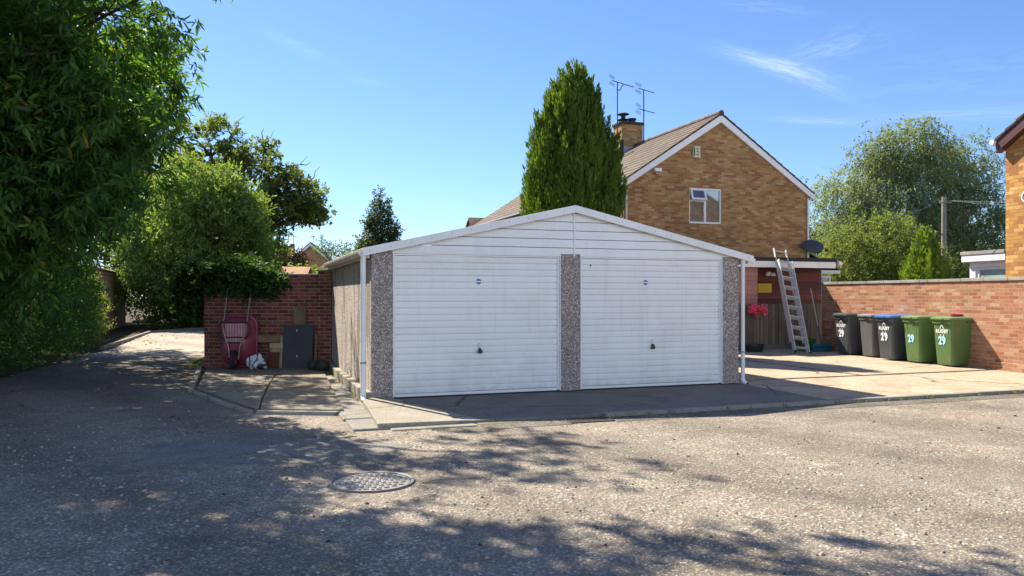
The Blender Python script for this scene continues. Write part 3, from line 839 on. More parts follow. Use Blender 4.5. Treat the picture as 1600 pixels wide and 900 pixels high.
# corrugated roof
for sgn in (-1, 1):
    rf = MB()
    n_ = 150
    ys = np.linspace(-0.045, 5.62, n_)
    top, bot = [], []
    vs = []
    for j, yy in enumerate(ys):
        c = 0.012 * math.sin(yy * 2 * math.pi / 0.146)
        for xx in (0.0, 3.33):
            vs.append((PX + sgn * xx, yy, PZ + 0.005 - SL * xx + c + 0.012))
        for xx in (0.0, 3.33):
            vs.append((PX + sgn * xx, yy, PZ - 0.003 - SL * xx + c + 0.010))
    fs = []
    for j in range(n_ - 1):
        a = j * 4; b = a + 4
        fs += [(a, a + 1, b + 1, b), (a + 2, b + 2, b + 3, a + 3), (a + 1, a + 3, b + 3, b + 1), (a, b, b + 2, a + 2)]
    rf.add(vs, fs)
    rf.build('roof', M['roof_sheet'], ga)
# eaves fascia + half round gutters
for sgn in (-1, 1):
    xe = PX + sgn * 3.26
    MB().box(min(xe, xe - sgn * 0.03), -0.03, 2.045, max(xe, xe - sgn * 0.03), 5.5, 2.165).build('fascia', M['white_old'], ga)
    gx = PX + sgn * 3.32
    gt = MB()
    arc = [(gx + 0.054 * math.cos(a), 2.135 + 0.054 * math.sin(a)) for a in np.linspace(R(180), R(360), 9)]
    arc += [(gx + 0.048 * math.cos(a), 2.135 + 0.048 * math.sin(a)) for a in np.linspace(R(360), R(180), 9)]
    gt.prism(arc, -0.06, 5.6, 'y')
    gt.prism([(gx + 0.054 * math.cos(a), 2.135 + 0.054 * math.sin(a)) for a in np.linspace(R(180), R(360), 9)], -0.064, -0.058, 'y')
    go = gt.build('gutter', M['white_old'] if sgn < 0 else M['white_upvc'], ga, smooth=True)
    for yy in (0.9, 1.9, 2.9, 3.9, 4.9):
        MB().prism([(gx + 0.068 * math.cos(a), 2.135 + 0.068 * math.sin(a)) for a in np.linspace(R(180), R(360), 9)] + [(gx + 0.063 * math.cos(a), 2.135 + 0.063 * math.sin(a)) for a in np.linspace(R(360), R(180), 9)], yy, yy + 0.03, 'y').build('bracket', M['white_old'], go)
def downpipe(px, py, r, parent, outlet):
    d = MB()
    d.tube([(px, py, 2.08), (px, py, 0.07)], r, 16)
    d.tube([(px, py, 0.10), (px, py, 0.055), (px + outlet[0] * 0.4, py + outlet[1] * 0.4, 0.015), (px + outlet[0], py + outlet[1], -0.008)], r * 1.08, 16, caps=False)
    d.tube([(px, py, 2.11), (px, py, 2.04)], [r * 1.5, r * 1.12], 16)
    o = d.build('downpipe', M['white_upvc'], parent, smooth=True)
    c = MB().tube([(px, py, 0.52), (px, py, 0.55)], r * 1.22, 16)
    c.box(px - 0.012, py, 0.522, px + 0.012, py + 0.1, 0.548)
    c.build('clip', M['lead'], o)
    MB().tube([(px + outlet[0] * 0.985, py + outlet[1] * 0.985, -0.0075), (px + outlet[0] * 0.6, py + outlet[1] * 0.6, 0.006)], r * 0.94, 14).build('pipe_mouth', M['dark_gap'], o)
    return o
dp = downpipe(-0.115, -0.005, 0.038, ga, (0.0, -0.10))
hp = MB().prism([(-0.20, 2.14), (-0.03, 2.14), (-0.045, 2.09), (-0.085, 2.062), (-0.145, 2.062), (-0.185, 2.09)], -0.055, 0.035, 'y').build('outlet', M['white_upvc'], ga, bevel=0.006)
dp['label'] = 'white downpipe with an open shoe at its foot'
downpipe(6.355, -0.005, 0.033, ga, (0.03, -0.07))['label'] = 'thin white downpipe beside the driveway'

# ================================================================== DRAIN + MANHOLE
dg_ = gthing('drain_grate', 'dark iron road drain grate in the gutter before the garage', 'drain')
f = MB()
gx0, gx1, gy0, gy1, gz = 2.03, 2.62, -2.56, -2.27, ROADZ + 0.014
f.box(gx0, gy0, -0.2, gx1, gy0 + 0.03, gz); f.box(gx0, gy1 - 0.03, -0.2, gx1, gy1, gz)
f.box(gx0, gy0 + 0.03, -0.2, gx0 + 0.03, gy1 - 0.03, gz); f.box(gx1 - 0.03, gy0 + 0.03, -0.2, gx1, gy1 - 0.03, gz)
f.build('frame', M['grate_iron'], dg_, bevel=0.004)
MB().box(gx0 + 0.03, gy0 + 0.03, ROADZ - 0.01, gx1 - 0.03, gy1 - 0.03, ROADZ + 0.004).build('sump', M['dark_gap'], dg_)
f = MB()
for i in range(11):
    x = gx0 + 0.05 + i * 0.047
    f.box(x, gy0 + 0.032, -0.1, x + 0.02, gy1 - 0.032, gz - 0.002)
f.build('bars', M['grate_iron'], dg_)

mh = thing('manhole_cover', 'round worn cast iron manhole cover set in the asphalt', 'manhole cover', (-1.17, 6.42, ROADZ))
MB().lathe([(0.325, -0.05), (0.325, 0.010), (0.335, 0.016), (0.352, 0.016), (0.362, 0.004), (0.362, -0.05)], n=64).build('frame', M['frame_iron'], mh, smooth=True)
ld = MB()
ld.disc((0, 0, -0.04), 0.316, 0.047, 'z', 56)
for i in range(-6, 7):
    for j in range(-6, 7):
        x, y = i * 0.052, j * 0.052
        if math.hypot(x, y) < 0.285 and not (abs(y) < 0.02 and 0.15 < abs(x) < 0.24):
            if (i + j) % 2: ld.box(x - 0.019, y - 0.008, 0.0065, x + 0.019, y + 0.008, 0.0155)
            else: ld.box(x - 0.008, y - 0.019, 0.0065, x + 0.008, y + 0.019, 0.0155)
ldo = ld.build('lid', M['iron'], mh)
for sx in (-1, 1): MB().box(sx * 0.195 - 0.025, -0.012, 0.0062, sx * 0.195 + 0.025, 0.012, 0.0078).build('key_hole', M['dark_gap'], ldo)

# ================================================================== LEFT BRICK WALL
WY = 16.22
bwl = thing('brick_wall', 'dark red stepped brick wall with a pier beside the garage', 'wall', (0, WY, 0))
w = MB()
w.prism([(-6.50, -0.15), (-4.085, -0.15), (-4.085, 1.93), (-4.30, 1.93), (-4.30, 1.93), (-4.72, 1.93), (-4.72, 1.78), (-4.95, 1.78), (-4.95, 1.58), (-6.50, 1.58)], 0.0, 0.215, 'y')
w.build('wall', M['red_brick'], bwl)
MB().box(-4.082, -0.07, -0.15, -3.80, 0.26, 2.01).build('pier', M['red_brick'], bwl)
MB().box(-4.11, -0.095, 2.012, -3.775, 0.29, 2.05).build('cap', M['coping'], bwl, bevel=0.008)
cp = MB(); cp.box(-4.725, -0.012, 1.932, -4.112, 0.225, 1.962); cp.box(-6.51, -0.012, 1.582, -4.952, 0.225, 1.606)
cp.build('coping', M['lead'], bwl, bevel=0.005)

# ================================================================== THINGS BY THE WALL
def barrow():
    t = thing('wheelbarrow', 'faded red wheelbarrow stood on end against the dark brick wall', 'wheelbarrow', (-5.68, 15.92, -0.004), R(2))
    # tray: rim to the wall, pan towards the viewer, nose down
    tb = MB()
    rings = []
    def ring(hx, z0, z1, r, y):
        cz = (z0 + z1) / 2
        return [(p[0], y, cz + p[1]) for p in rrect(hx, (z1 - z0) / 2, r, 0, n=7)]
    rings.append(ring(0.375, 0.02, 1.10, 0.21, 0.10))
    rings.append(ring(0.375, 0.02, 1.10, 0.21, 0.075))
    rings.append(ring(0.350, 0.05, 1.075, 0.20, 0.070))
    rings.append(ring(0.315, 0.13, 1.05, 0.18, -0.06))
    rings.append(ring(0.235, 0.36, 0.985, 0.10, -0.185))
    rings.append(ring(0.215, 0.39, 0.965, 0.08, -0.20))
    tb.loft(rings)
    for i in range(7):                             # pressed ribs on the pan
        x = -0.165 + i * 0.055
        tb.box(x - 0.007, -0.214, 0.57, x + 0.007, -0.195, 0.91)
    to_ = tb.build('tray', M['barrow'], t, smooth=True)
    MB().box(-0.195, -0.2075, 0.55, 0.195, -0.2005, 0.93).build('pan_panel', M['barrow_pan'], to_)
    fr = MB()
    for s_ in (-1, 1):
        fr.tube([(s_ * 0.245, 0.06, 1.62), (s_ * 0.24, -0.02, 1.35), (s_ * 0.235, -0.13, 1.08), (s_ * 0.24, -0.225, 0.90), (s_ * 0.20, -0.235, 0.70), (s_ * 0.115, -0.25, 0.46), (s_ * 0.085, -0.25, 0.20)], 0.016, 10)
    fr.build('frame', M['barrow_steel'], t, smooth=True)
    for s_ in (-1, 1):
        MB().tube([(s_ * 0.24, -0.225, 0.97), (s_ * 0.315, -0.27, 0.90), (s_ * 0.325, -0.28, 0.76), (s_ * 0.23, -0.25, 0.62)], 0.015, 8).build('leg', M['barrow_dark'], t, smooth=True)
    for p0, p1, rr_ in (((-0.24, -0.235, 0.965), (0.24, -0.235, 0.965), 0.016), ((-0.215, -0.24, 0.655), (0.215, -0.24, 0.655), 0.012), ((-0.16, -0.24, 0.545), (0.16, -0.24, 0.545), 0.014), ((-0.12, -0.25, 0.20), (0.12, -0.25, 0.20), 0.010), ((-0.11, -0.28, 0.02), (0.11, -0.28, 0.02), 0.014)):
        MB().tube([p0, p1], rr_, 8).build('cross_tube', M['barrow_dark'], t, smooth=True)
    for s_ in (-1, 1):
        MB().tube([(s_ * 0.245, 0.072, 1.65), (s_ * 0.242, 0.01, 1.46)], 0.021, 10).build('grip', M['black_plastic'], t, smooth=True)
    n_ = 36
    wh = []
    for k in range(n_):
        a = 2 * math.pi * k / n_
        wh.append([( 0.05 * math.cos(b), -0.25 + (0.150 + 0.052 * math.sin(b)) * math.cos(a), 0.20 + (0.150 + 0.052 * math.sin(b)) * math.sin(a)) for b in np.linspace(0, 2 * math.pi, 11)[:-1]])
    wm = MB(); wm.loft(wh + [wh[0]], cap=False)
    wo = wm.build('wheel', M['tyre'], t, smooth=True)
    MB().tube([(-0.03, -0.25, 0.20), (0.03, -0.25, 0.20)], 0.105, 20).build('rim', M['barrow'], wo)
barrow()

def lump(name, c, r, seed, mat, label, cat, amp=0.25, n=3, group=None, flat=True):
    bm = bmesh.new()
    bmesh.ops.create_icosphere(bm, subdivisions=n, radius=1.0)
    g = np.random.default_rng(seed)
    ws = [(g.normal(size=3) * 2.2, g.random() * 6.28) for _ in range(7)]
    for v in bm.verts:
        p = np.array(v.co)
        s_ = 1 + amp * sum(math.sin(float(np.dot(k, p)) + f) for k, f in ws) / 4
        p = p * s_ * np.array(r)
        v.co = p
    zmin = min(v.co.z for v in bm.verts)
    for v in bm.verts:
        v.co.z = max(v.co.z, zmin * 0.72) - zmin * 0.72
    me = bpy.data.meshes.new(name); bm.to_mesh(me); bm.free()
    me.materials.append(mat)
    if not flat: me.polygons.foreach_set('use_smooth', [True] * len(me.polygons))
    o = bpy.data.objects.new(name, me); COL.objects.link(o); o.location = c
    return tag(o, label, cat, group)
def bag_mat():
    k = NT('printed_plastic_bag')
    v = k.coord()
    w = k.n('ShaderNodeTexWave', Vector=v, Scale=2.0, Distortion=14.0, Detail=4.0)
    c = k.ramp(w.outputs['Fac'], [(0.0, (0.02, 0.035, 0.06)), (0.13, (0.05, 0.09, 0.15)), (0.2, (0.46, 0.54, 0.60)), (0.7, (0.58, 0.62, 0.65)), (1.0, (0.70, 0.72, 0.73))])
    return k.surf(c, 0.3, 0, k.bump(k.noise(v, 18, 4), 0.5, 0.02), 0.5)
M['bag'] = bag_mat()
lump('plastic_bag', (-5.22, 15.72, -0.004), (0.165, 0.13, 0.17), 3, M['bag'], 'crumpled white and blue plastic bag beside the wheelbarrow', 'bag', 0.35, 3)

# long plank propped level, bricks under its end, boards
pk = MB()
pk.box(-5.42, 16.06, 0.52, -4.66, 16.19, 0.68)
tag(pk.build('plank', M['plank'], bevel=0.015), 'rough horizontal plank resting on a pile below the wall', 'plank')
bs = MB()
bs.box(-5.07, 15.98, -0.01, -4.72, 16.18, 0.32)
tag(bs.build('timber_block', M['brown_wood'], bevel=0.01), 'dark brown timber block under the rough plank', 'timber block')
of = MB(); of.box(-5.02, 15.96, 0.322, -4.70, 16.17, 0.40); of.box(-5.04, 15.97, 0.402, -4.71, 16.17, 0.515)
tag(of.build('timber_offcut', M['raw_wood'], bevel=0.008), 'pale timber offcuts between plank and brown block', 'timber offcut')
up = MB(); up.prism([(16.10, -0.005), (16.14, -0.005), (16.215, 1.28), (16.175, 1.28)], -4.60, -4.345, 'x')
tag(up.build('upright_plank', M['sleeper'], bevel=0.006), 'short grey upright plank standing behind the dark board', 'plank')
def leaning(name, x0, x1, y, h, lean, th, mat, label, cat):
    m_ = MB().prism([(y, -0.004), (y + th, -0.004), (y + th + lean, h), (y + lean, h)], x0, x1, 'x')
    return tag(m_.build(name, mat, bevel=0.004), label, cat)
bd = thing('slate_board', 'dark slate coloured rectangular board leaning on the brick wall', 'board', (-4.45, 15.90, -0.004))
MB().prism([(0, 0.0), (0.022, 0.0), (0.13, 0.90), (0.108, 0.90)], -0.31, 0.31, 'x').build('panel', M['slate_board'], bd, bevel=0.003)
for x, z in ((-0.03, 0.78), (-0.01, 0.25)):
    yy = z * 0.12
    MB().box(x - 0.006, yy - 0.004, z - 0.025, x + 0.006, yy + 0.004, z + 0.025).build('screw_slot', M['white_upvc'], bd)
leaning('timber_batten', -4.83, -4.775, 15.93, 0.66, 0.08, 0.03, M['raw_wood'], 'pale upright batten between the dark board and the timber block', 'batten')
leaning('timber_batten', -4.125, -4.07, 16.0, 0.68, 0.08, 0.03, M['plank'], 'tan batten between the dark board and the black stones', 'batten')
lump('rubble_sack', (-4.02, 15.55, -0.004), (0.13, 0.12, 0.13), 11, M['stone'], 'small black stone between the dark board and larger stone', 'stone', 0.2, 2, 'black stones in the corner', False)
lump('rubble_sack', (-3.80, 15.38, -0.004), (0.16, 0.13, 0.14), 12, M['stone'], 'larger black stone touching the garage plinth', 'stone', 0.2, 2, 'black stones in the corner', False)
for o in list(COL.objects):
    if o.name.startswith('rubble_sack'): o.name = 'stone'

# ================================================================== RIGHT BOUNDARY WALL
RD = Vector((-0.217, 0.976, 0)).normalized()
RANG = math.atan2(-RD.x, RD.y)                     # heading of the wall from +Y
rw = thing('boundary_wall', 'long sunlit red brick boundary wall behind the wheelie bins', 'wall', (9.93, 15.35, 0), RANG)
MB().box(0, -6.0, -0.15, 0.225, 6.12, 1.80).build('wall', M['boundary_brick'], rw)
MB().box(-0.035, -6.03, -0.15, -0.002, 6.1, 0.16).build('footing', M['boundary_brick'], rw, bevel=0.01)
cp = MB()
y = -6.0
while y < 6.1:
    cp.box(-0.03, y + 0.004, 1.803, 0.255, min(6.12, y + 0.6) - 0.004, 1.87 + rnd.uniform(-0.004, 0.004))
    y += 0.6
cp.build('coping', M['coping'], rw, bevel=0.008)

# ================================================================== BINS
BANG = -math.pi / 2 + RANG
def wheelie(i, corner, bodymat, lidmat, label, num, logo, turn=0.0, numcol='white_vinyl'):
    rz = BANG + turn
    c, s_ = math.cos(rz), math.sin(rz)
    lx, ly = 0.215, -0.235
    loc = (corner[0] - (c * lx - s_ * ly), corner[1] - (s_ * lx + c * ly), 0.0)
    t = thing('wheelie_bin', label, 'wheelie bin', loc, rz, 'wheelie bins along the boundary wall')
    b = MB()
    rings = []
    for z, hx, hy, cy in ((0.02, 0.215, 0.230, 0.0), (0.045, 0.226, 0.240, 0.0), (0.30, 0.240, 0.266, 0.008), (0.60, 0.254, 0.294, 0.018), (0.90, 0.266, 0.322, 0.03), (0.905, 0.285, 0.345, 0.03), (0.985, 0.29, 0.35, 0.03)):
        rings.append(rrect(hx, hy, 0.05, z, 0, cy))
    b.loft(rings)
    for x0 in (-0.17, 0.115):                       # moulded ribs on the front
        v = []
        for z, hy, cy in ((0.10, 0.2405, 0.002), (0.86, 0.318, 0.028)):
            yy = cy - hy
            v += [(x0, yy - 0.006, z), (x0 + 0.045, yy - 0.006, z), (x0 + 0.05, yy + 0.02, z), (x0 - 0.005, yy + 0.02, z)]
        b.add(v, [(0, 1, 2, 3), (7, 6, 5, 4), (0, 4, 5, 1), (1, 5, 6, 2), (2, 6, 7, 3), (3, 7, 4, 0)])
    b.build('body', bodymat, t, smooth=True)
    for sx in (-1, 1):
        for yy in (0.02, 0.09, 0.16): MB().box(sx * 0.2868 - 0.003, yy + 0.03, 0.92, sx * 0.2868 + 0.003, yy + 0.06, 0.955).build('side_slot', M['dark_gap'], t)
    l = MB()
    l.loft([rrect(0.298, 0.372, 0.055, 0.987, 0, 0.028), rrect(0.303, 0.377, 0.055, 0.99, 0, 0.028), rrect(0.303, 0.377, 0.055, 1.025, 0, 0.028), rrect(0.285, 0.355, 0.055, 1.040, 0, 0.03), rrect(0.22, 0.28, 0.05, 1.055, 0, 0.04), rrect(0.19, 0.25, 0.05, 1.055, 0, 0.04), rrect(0.17, 0.23, 0.05, 1.046, 0, 0.04)])
    l.box(-0.09, -0.385, 0.992, 0.09, -0.345, 1.012)
    lo = l.build('lid', lidmat, t, smooth=True)
    hd = MB(); hd.tube([(-0.24, 0.41, 0.97), (-0.24, 0.455, 0.985), (0.24, 0.455, 0.985), (0.24, 0.41, 0.97)], 0.017, 8)
    for sx in (-1, 1): hd.box(sx * 0.2 - 0.03, 0.37, 0.93, sx * 0.2 + 0.03, 0.43, 0.99)
    hd.build('handle', bodymat, t, smooth=True)
    for sx in (-1, 1):
        wx = sx * 0.225
        wo = MB().tube([(wx, 0.27, 0.101), (wx + sx * 0.045, 0.27, 0.101)], 0.10, 24).build('wheel', M['tyre'], t, smooth=True)
        MB().tube([(wx + sx * 0.0455, 0.27, 0.101), (wx + sx * 0.05, 0.27, 0.101)], 0.05, 16).build('hub', M['bin_black'], wo)
    MB().tube([(-0.22, 0.27, 0.101), (0.22, 0.27, 0.101)], 0.012, 8).build('axle', M['steel'], t)
    # lettering lies on the sloping front
    slope = 0.056
    def front(z, x=0.0):
        yy = float(np.interp(z, [0.045, 0.30, 0.60, 0.90], [-0.240, -0.258, -0.276, -0.292])) - 0.007
        return Matrix.Translation((x, yy, z)) @ Matrix.Rotation(R(90) + slope, 4, 'X')
    if num:
        text_mesh(num, 'number', 0.235, M[numcol], t, front(0.53, -0.02), 0.010, 0.80, 1.3 if i == 3 else 1.1)
        if numcol == 'blue_vinyl':
            o = text_mesh(num, 'number_outline', 0.235, M['white_vinyl'], t, front(0.53, -0.026) @ Matrix.Translation((0, 0, -0.0022)), 0.010, 0.80, 1.1)
    if logo:
        text_mesh('RUGBY', 'council_lettering', 0.108, M['white_vinyl'], t, front(0.735, -0.012), 0.0035, 0.95, 1.06)
        for s2 in (-1, 1):
            for lo_, hi_ in ((-1, -0.42), (0.42, 1)):
                ov = MB()
                pts = [(s2 * 0.068 * max(0.0, math.cos(a * math.pi / 2)) ** 0.9, 0.135 * a, 0) for a in np.linspace(lo_, hi_, 7)]
                vs, fs = [], []
                for q, p in enumerate(pts):
                    d = Vector(pts[min(q + 1, 6)]) - Vector(pts[max(q - 1, 0)])
                    n_ = Vector((-d.y, d.x, 0)).normalized() * 0.006
                    vs += [Vector(p) - n_, Vector(p) + n_]
                    if q: fs.append((2 * q - 2, 2 * q, 2 * q + 1, 2 * q - 1))
                oo = ov.add(vs, fs).build('council_emblem', M['white_vinyl'], t, recalc=False)
                oo.matrix_local = front(0.735, -0.012)
    return t, lo
wheelie(1, (8.52, 19.42), M['bin_black'], M['bin_black'], 'black lidded black wheelie bin numbered 29 next to the broom', '29', True, R(2))
wheelie(2, (8.78, 18.66), M['bin_grey'], M['bin_grey_lid'], 'plain faded grey wheelie bin without a number', None, False, R(-3))
wheelie(3, (8.81, 17.76), M['bin_black'], M['bin_blue_lid'], 'charcoal wheelie bin with a blue lid numbered 29', '29', True, R(1))
wheelie(4, (9.06, 17.05), M['bin_green'], M['bin_green_lid'], 'green wheelie bin with number 29 but no council emblem', '29', False, R(-2), 'blue_vinyl')
wheelie(5, (9.30, 16.22), M['bin_green'], M['bin_green_lid'], 'green wheelie bin with council emblem and a pink dish on its lid', '29', True, R(0), 'blue_vinyl')
pd = MB().lathe([(0.02, 0.0), (0.10, 0.0), (0.135, 0.022), (0.14, 0.05), (0.132, 0.05), (0.10, 0.02), (0.02, 0.016)], n=28)
o = tag(pd.build('dish', M['pink_plastic'], smooth=True), 'small round pink dish on the lid of the green bin', 'dish')
o.location = (9.63, 16.62, 1.056)

# ================================================================== FENCE, SHED, LADDER
FY = 6.75
fe = gthing('board_fence', 'low grey weathered fence of upright boards below the red shed', 'fence')
b = MB()
x = 9.6
while x < 13.95:
    wdt = rnd.uniform(0.085, 0.105)
    b.box(x, FY + rnd.uniform(-0.008, 0.008), 0.03, x + wdt, FY + 0.02, 1.27 + rnd.uniform(-0.015, 0.015))
    x += wdt + rnd.uniform(0.006, 0.018)
b.build('boards', M['fence'], fe)
r_ = MB()
for z in (0.25, 0.68, 1.12): r_.box(9.6, FY + 0.021, z, 13.95, FY + 0.07, z + 0.08)
r_.build('rails', M['fence'], fe)
MB().box(9.6, FY - 0.01, -0.02, 13.95, FY + 0.015, 0.14).build('gravel_board', M['fence'], fe)

SY = 7.45
sh = gthing('shed', 'dark red brown timber clad outbuilding with a flat black roof', 'shed')
s1 = MB()
nbd = 17
for i in range(nbd):
    z0 = 0.1 + i * 0.13
    z1 = min(2.29, z0 + 0.127)
    if z0 > 2.25: break
    # lapped boards on the front and on the left side
    for (a, bb) in (((11.75, SY), (14.54, SY)),):
        s1.add([(11.75, SY - 0.02, z0), (14.54, SY - 0.02, z0), (14.54, SY - 0.004, z1), (11.75, SY - 0.004, z1), (11.75, SY + 0.03, z0), (14.54, SY + 0.03, z0), (14.54, SY + 0.03, z1), (11.75, SY + 0.03, z1)],
               [(0, 1, 2, 3), (7, 6, 5, 4), (0, 4, 5, 1), (1, 5, 6, 2), (2, 6, 7, 3), (3, 7, 4, 0)])
        s1.add([(11.60, SY + 0.035, z0), (11.60, 10.0, z0), (11.616, 10.0, z1), (11.616, SY + 0.035, z1), (11.65, SY + 0.035, z0), (11.65, 10.0, z0), (11.65, 10.0, z1), (11.65, SY + 0.035, z1)],
               [(3, 2, 1, 0), (4, 5, 6, 7), (1, 5, 4, 0), (2, 6, 5, 1), (3, 7, 6, 2), (0, 4, 7, 3)])
s1.build('cladding', M['shed'], sh)
pk_ = MB()
for i in range(17):
    z0 = 0.1 + i * 0.13
    pk_.prism([(6.80, z0), (6.815, z0 + 0.126), (6.84, z0 + 0.126), (6.84, z0)], 9.6, 11.79, 'x')
pk_.build('side_boards', M['shed_pink'], sh)
MB().box(11.66, SY + 0.04, 0.0, 14.5, 10.2, 2.28).build('wall', M['brown_wood'], sh)
MB().box(10.4, 6.72, 2.292, 14.42, 6.76, 2.47).build('fascia', M['white_upvc'], sh, bevel=0.005)
rf = MB(); rf.box(10.4, 6.762, 2.30, 14.42, 10.3, 2.48); rf.box(10.38, 6.69, 2.481, 14.45, 10.3, 2.58)
rf.build('roof', M['felt'], sh, bevel=0.01)
MB().tube([(14.5, 6.74, 2.43), (14.62, 6.74, 2.43)], 0.07, 14).build('gutter_end', M['white_upvc'], sh, smooth=True)
lt = thing('floodlight', 'pair of white spotlights under the white fascia of the shed', 'light', (*W(12.60, SY - 0.16), 2.14), ANG)
MB().box(-0.05, 0.03, -0.03, 0.05, 0.10, 0.05).build('bracket', M['white_upvc'], lt)
for sx in (-1, 1):
    MB().lathe([(0.02, 0.0), (0.05, -0.02), (0.065, -0.08), (0.055, -0.10), (0.02, -0.105)], c=(sx * 0.095, 0.0, 0.03), n=14).build('lamp_head', M['white_upvc'], lt, smooth=True)
ys = thing('sign', 'small faded yellow metal sign on the dark shed boards', 'sign', (*W(12.50, SY - 0.035), 1.72), ANG)
MB().box(-0.235, -0.006, -0.13, 0.235, 0.006, 0.13).build('plate', M['yellow_sign'], ys, bevel=0.003)
ln_ = MB()
for r0, (z, n_) in enumerate(((0.06, 7), (0.0, 6), (-0.06, 7))):
    x = -0.16
    for q in range(n_):
        w_ = rnd.uniform(0.02, 0.05)
        ln_.box(x, -0.0085, z - 0.013, x + w_, -0.0065, z + 0.013); x += w_ + 0.014
        if x > 0.13: break
ln_.build('lettering', M['sign_ink'], ys)

# ladder, three nested sections leaning on the shed fascia
def ladder():
    t = gthing('ladder', 'tall aluminium extension ladder leaning against the white shed fascia', 'ladder')
    base, top = Vector((12.06, 5.30, 0.0)), Vector((12.52, 6.60, 2.66))
    d = (top - base).normalized()
    side = Vector((1, 0, 0)); side = (side - d * side.dot(d)).normalized()
    nrm = d.cross(side); nrm = -nrm if nrm.y > 0 else nrm          # towards the viewer
    rot = Matrix((side, nrm, d)).transposed()
    def section(off, a, b, half):
        for sx in (-1, 1):
            c = base + side * (sx * half) - nrm * off + d * ((a + b) / 2)
            MB().obox(c, (0.012, 0.029, (b - a) / 2), rot).build('stile', M['alu'], t, bevel=0.004)
        for q in range(14):
            k = 0.16 + q * 0.30
            if a + 0.04 < k < b - 0.04:
                c = base - nrm * off + d * k
                MB().obox(c, (half - 0.0145, 0.016, 0.011), rot).build('rung', M['alu'], t, bevel=0.004)
    section(0.0, 0.0, 2.80, 0.215)
    section(0.072, 0.04, 2.80, 0.205)
    section(0.144, 0.36, 3.24, 0.195)
    for sx in (-1, 1):
        MB().obox(base + side * (sx * 0.215) + Vector((0, 0, 0.02)), (0.019, 0.04, 0.024), rot).build('foot', M['black_plastic'], t, bevel=0.004)
ladder()

# hanging pot of petunias on the fence
hb = thing('flower_pot', 'terracotta pot of bright pink petunias hung on the fence', 'flower pot', (*W(11.60, FY - 0.17), 0.90), ANG)
MB().lathe([(0.085, 0.0), (0.115, 0.15), (0.125, 0.15), (0.125, 0.185), (0.105, 0.185), (0.10, 0.15)], n=22).build('pot', M['terracotta'], hb, smooth=True)
g = np.random.default_rng(31)
pos, ax, nr, ln, wd, _ = sprays(g, [(0, 0, 0.25, 0.24, 0.17, 0.12), (0.15, 0, 0.22, 0.17, 0.14, 0.09), (-0.16, 0, 0.22, 0.16, 0.14, 0.09)], 90, 6, 0.08, 0.075, 0.9, inner=0.6, lw=0.3)
leaf_object('petals', pos, ax, nr, ln, wd, L['petal'], hb, 'round')
pos, ax, nr, ln, wd, _ = sprays(g, [(0, 0, 0.20, 0.22, 0.16, 0.10), (0.1, 0.0, 0.33, 0.14, 0.1, 0.06)], 45, 6, 0.08, 0.055, 0.6, inner=0.3)
leaf_object('leaves', pos, ax, nr, ln, wd, L['bush'], hb, 'diamond')
MB().tube([(0, 0.12, 0.16), (0, 0.15, 0.30)], 0.006, 6).build('hook', M['steel'], hb)
hb.scale = (0.86, 0.86, 0.86)

tb = MB().lathe([(0.23, 0.0), (0.27, 0.16), (0.295, 0.165), (0.295, 0.195), (0.265, 0.195), (0.255, 0.17), (0.21, 0.04)], n=30)
o = tag(tb.build('tub', M['tub'], smooth=True), 'low black plastic tub on the concrete below the flower pot', 'tub')
o.location = (*W(11.20, 6.2), 0.0)

br = thing('push_broom', 'pale handled broom with a teal head leaning by the wall corner', 'broom', (8.28, 20.55, 0.0), R(14))
MB().tube([(0.11, 0.62, 1.70), (0.04, 0.05, 0.17)], 0.014, 10).build('handle', M['pole_alu'], br, smooth=True)
bh = MB(); bh.box(-0.29, -0.045, 0.12, 0.29, 0.045, 0.22)
bh.build('head', M['teal'], br, bevel=0.02)
bt = MB()
bt.loft([rrect(0.28, 0.04, 0.01, 0.0), rrect(0.27, 0.032, 0.01, 0.119)])
bt.build('bristles', M['teal'], br)
MB().tube([(0.04, 0.05, 0.18), (0.063, 0.24, 0.68)], 0.022, 10).build('socket', M['teal'], br, smooth=True)
cr = thing('crate', 'green plastic garden basket in the dark corner behind the broom', 'basket', (8.02, 20.95, 0.0), ANG)
c_ = MB(); c_.loft([rrect(0.17, 0.13, 0.04, 0.0), rrect(0.21, 0.16, 0.04, 0.30), rrect(0.22, 0.17, 0.04, 0.30), rrect(0.22, 0.17, 0.04, 0.33), rrect(0.195, 0.145, 0.04, 0.33), rrect(0.16, 0.12, 0.04, 0.03)])
c_.build('shell', M['green_plastic'], cr, smooth=True)
cr.name = 'basket'

# ================================================================== HOUSES
def courses(mb, x_ridge, zr, x_eave, ze, y0, y1, n, sgn, th=0.03):
    """overlapping tile courses from eave to ridge"""
    for i in range(n):
        t0, t1 = i / n, (i + 1) / n
        xa, xb = x_eave + (x_ridge - x_eave) * t0, x_eave + (x_ridge - x_eave) * min(1, t1 + 0.15 / n)
        za, zb = ze + (zr - ze) * t0, ze + (zr - ze) * min(1, t1 + 0.15 / n)
        mb.add([(xa, y0, za + 0.036), (xa, y1, za + 0.036), (xb, y1, zb + 0.010), (xb, y0, zb + 0.010), (xa, y0, za - 0.015), (xa, y1, za - 0.015), (xb, y1, zb - 0.015), (xb, y0, zb - 0.015)],
               [(0, 1, 2, 3), (7, 6, 5, 4), (0, 4, 5, 1), (1, 5, 6, 2), (2, 6, 7, 3), (3, 7, 4, 0)])

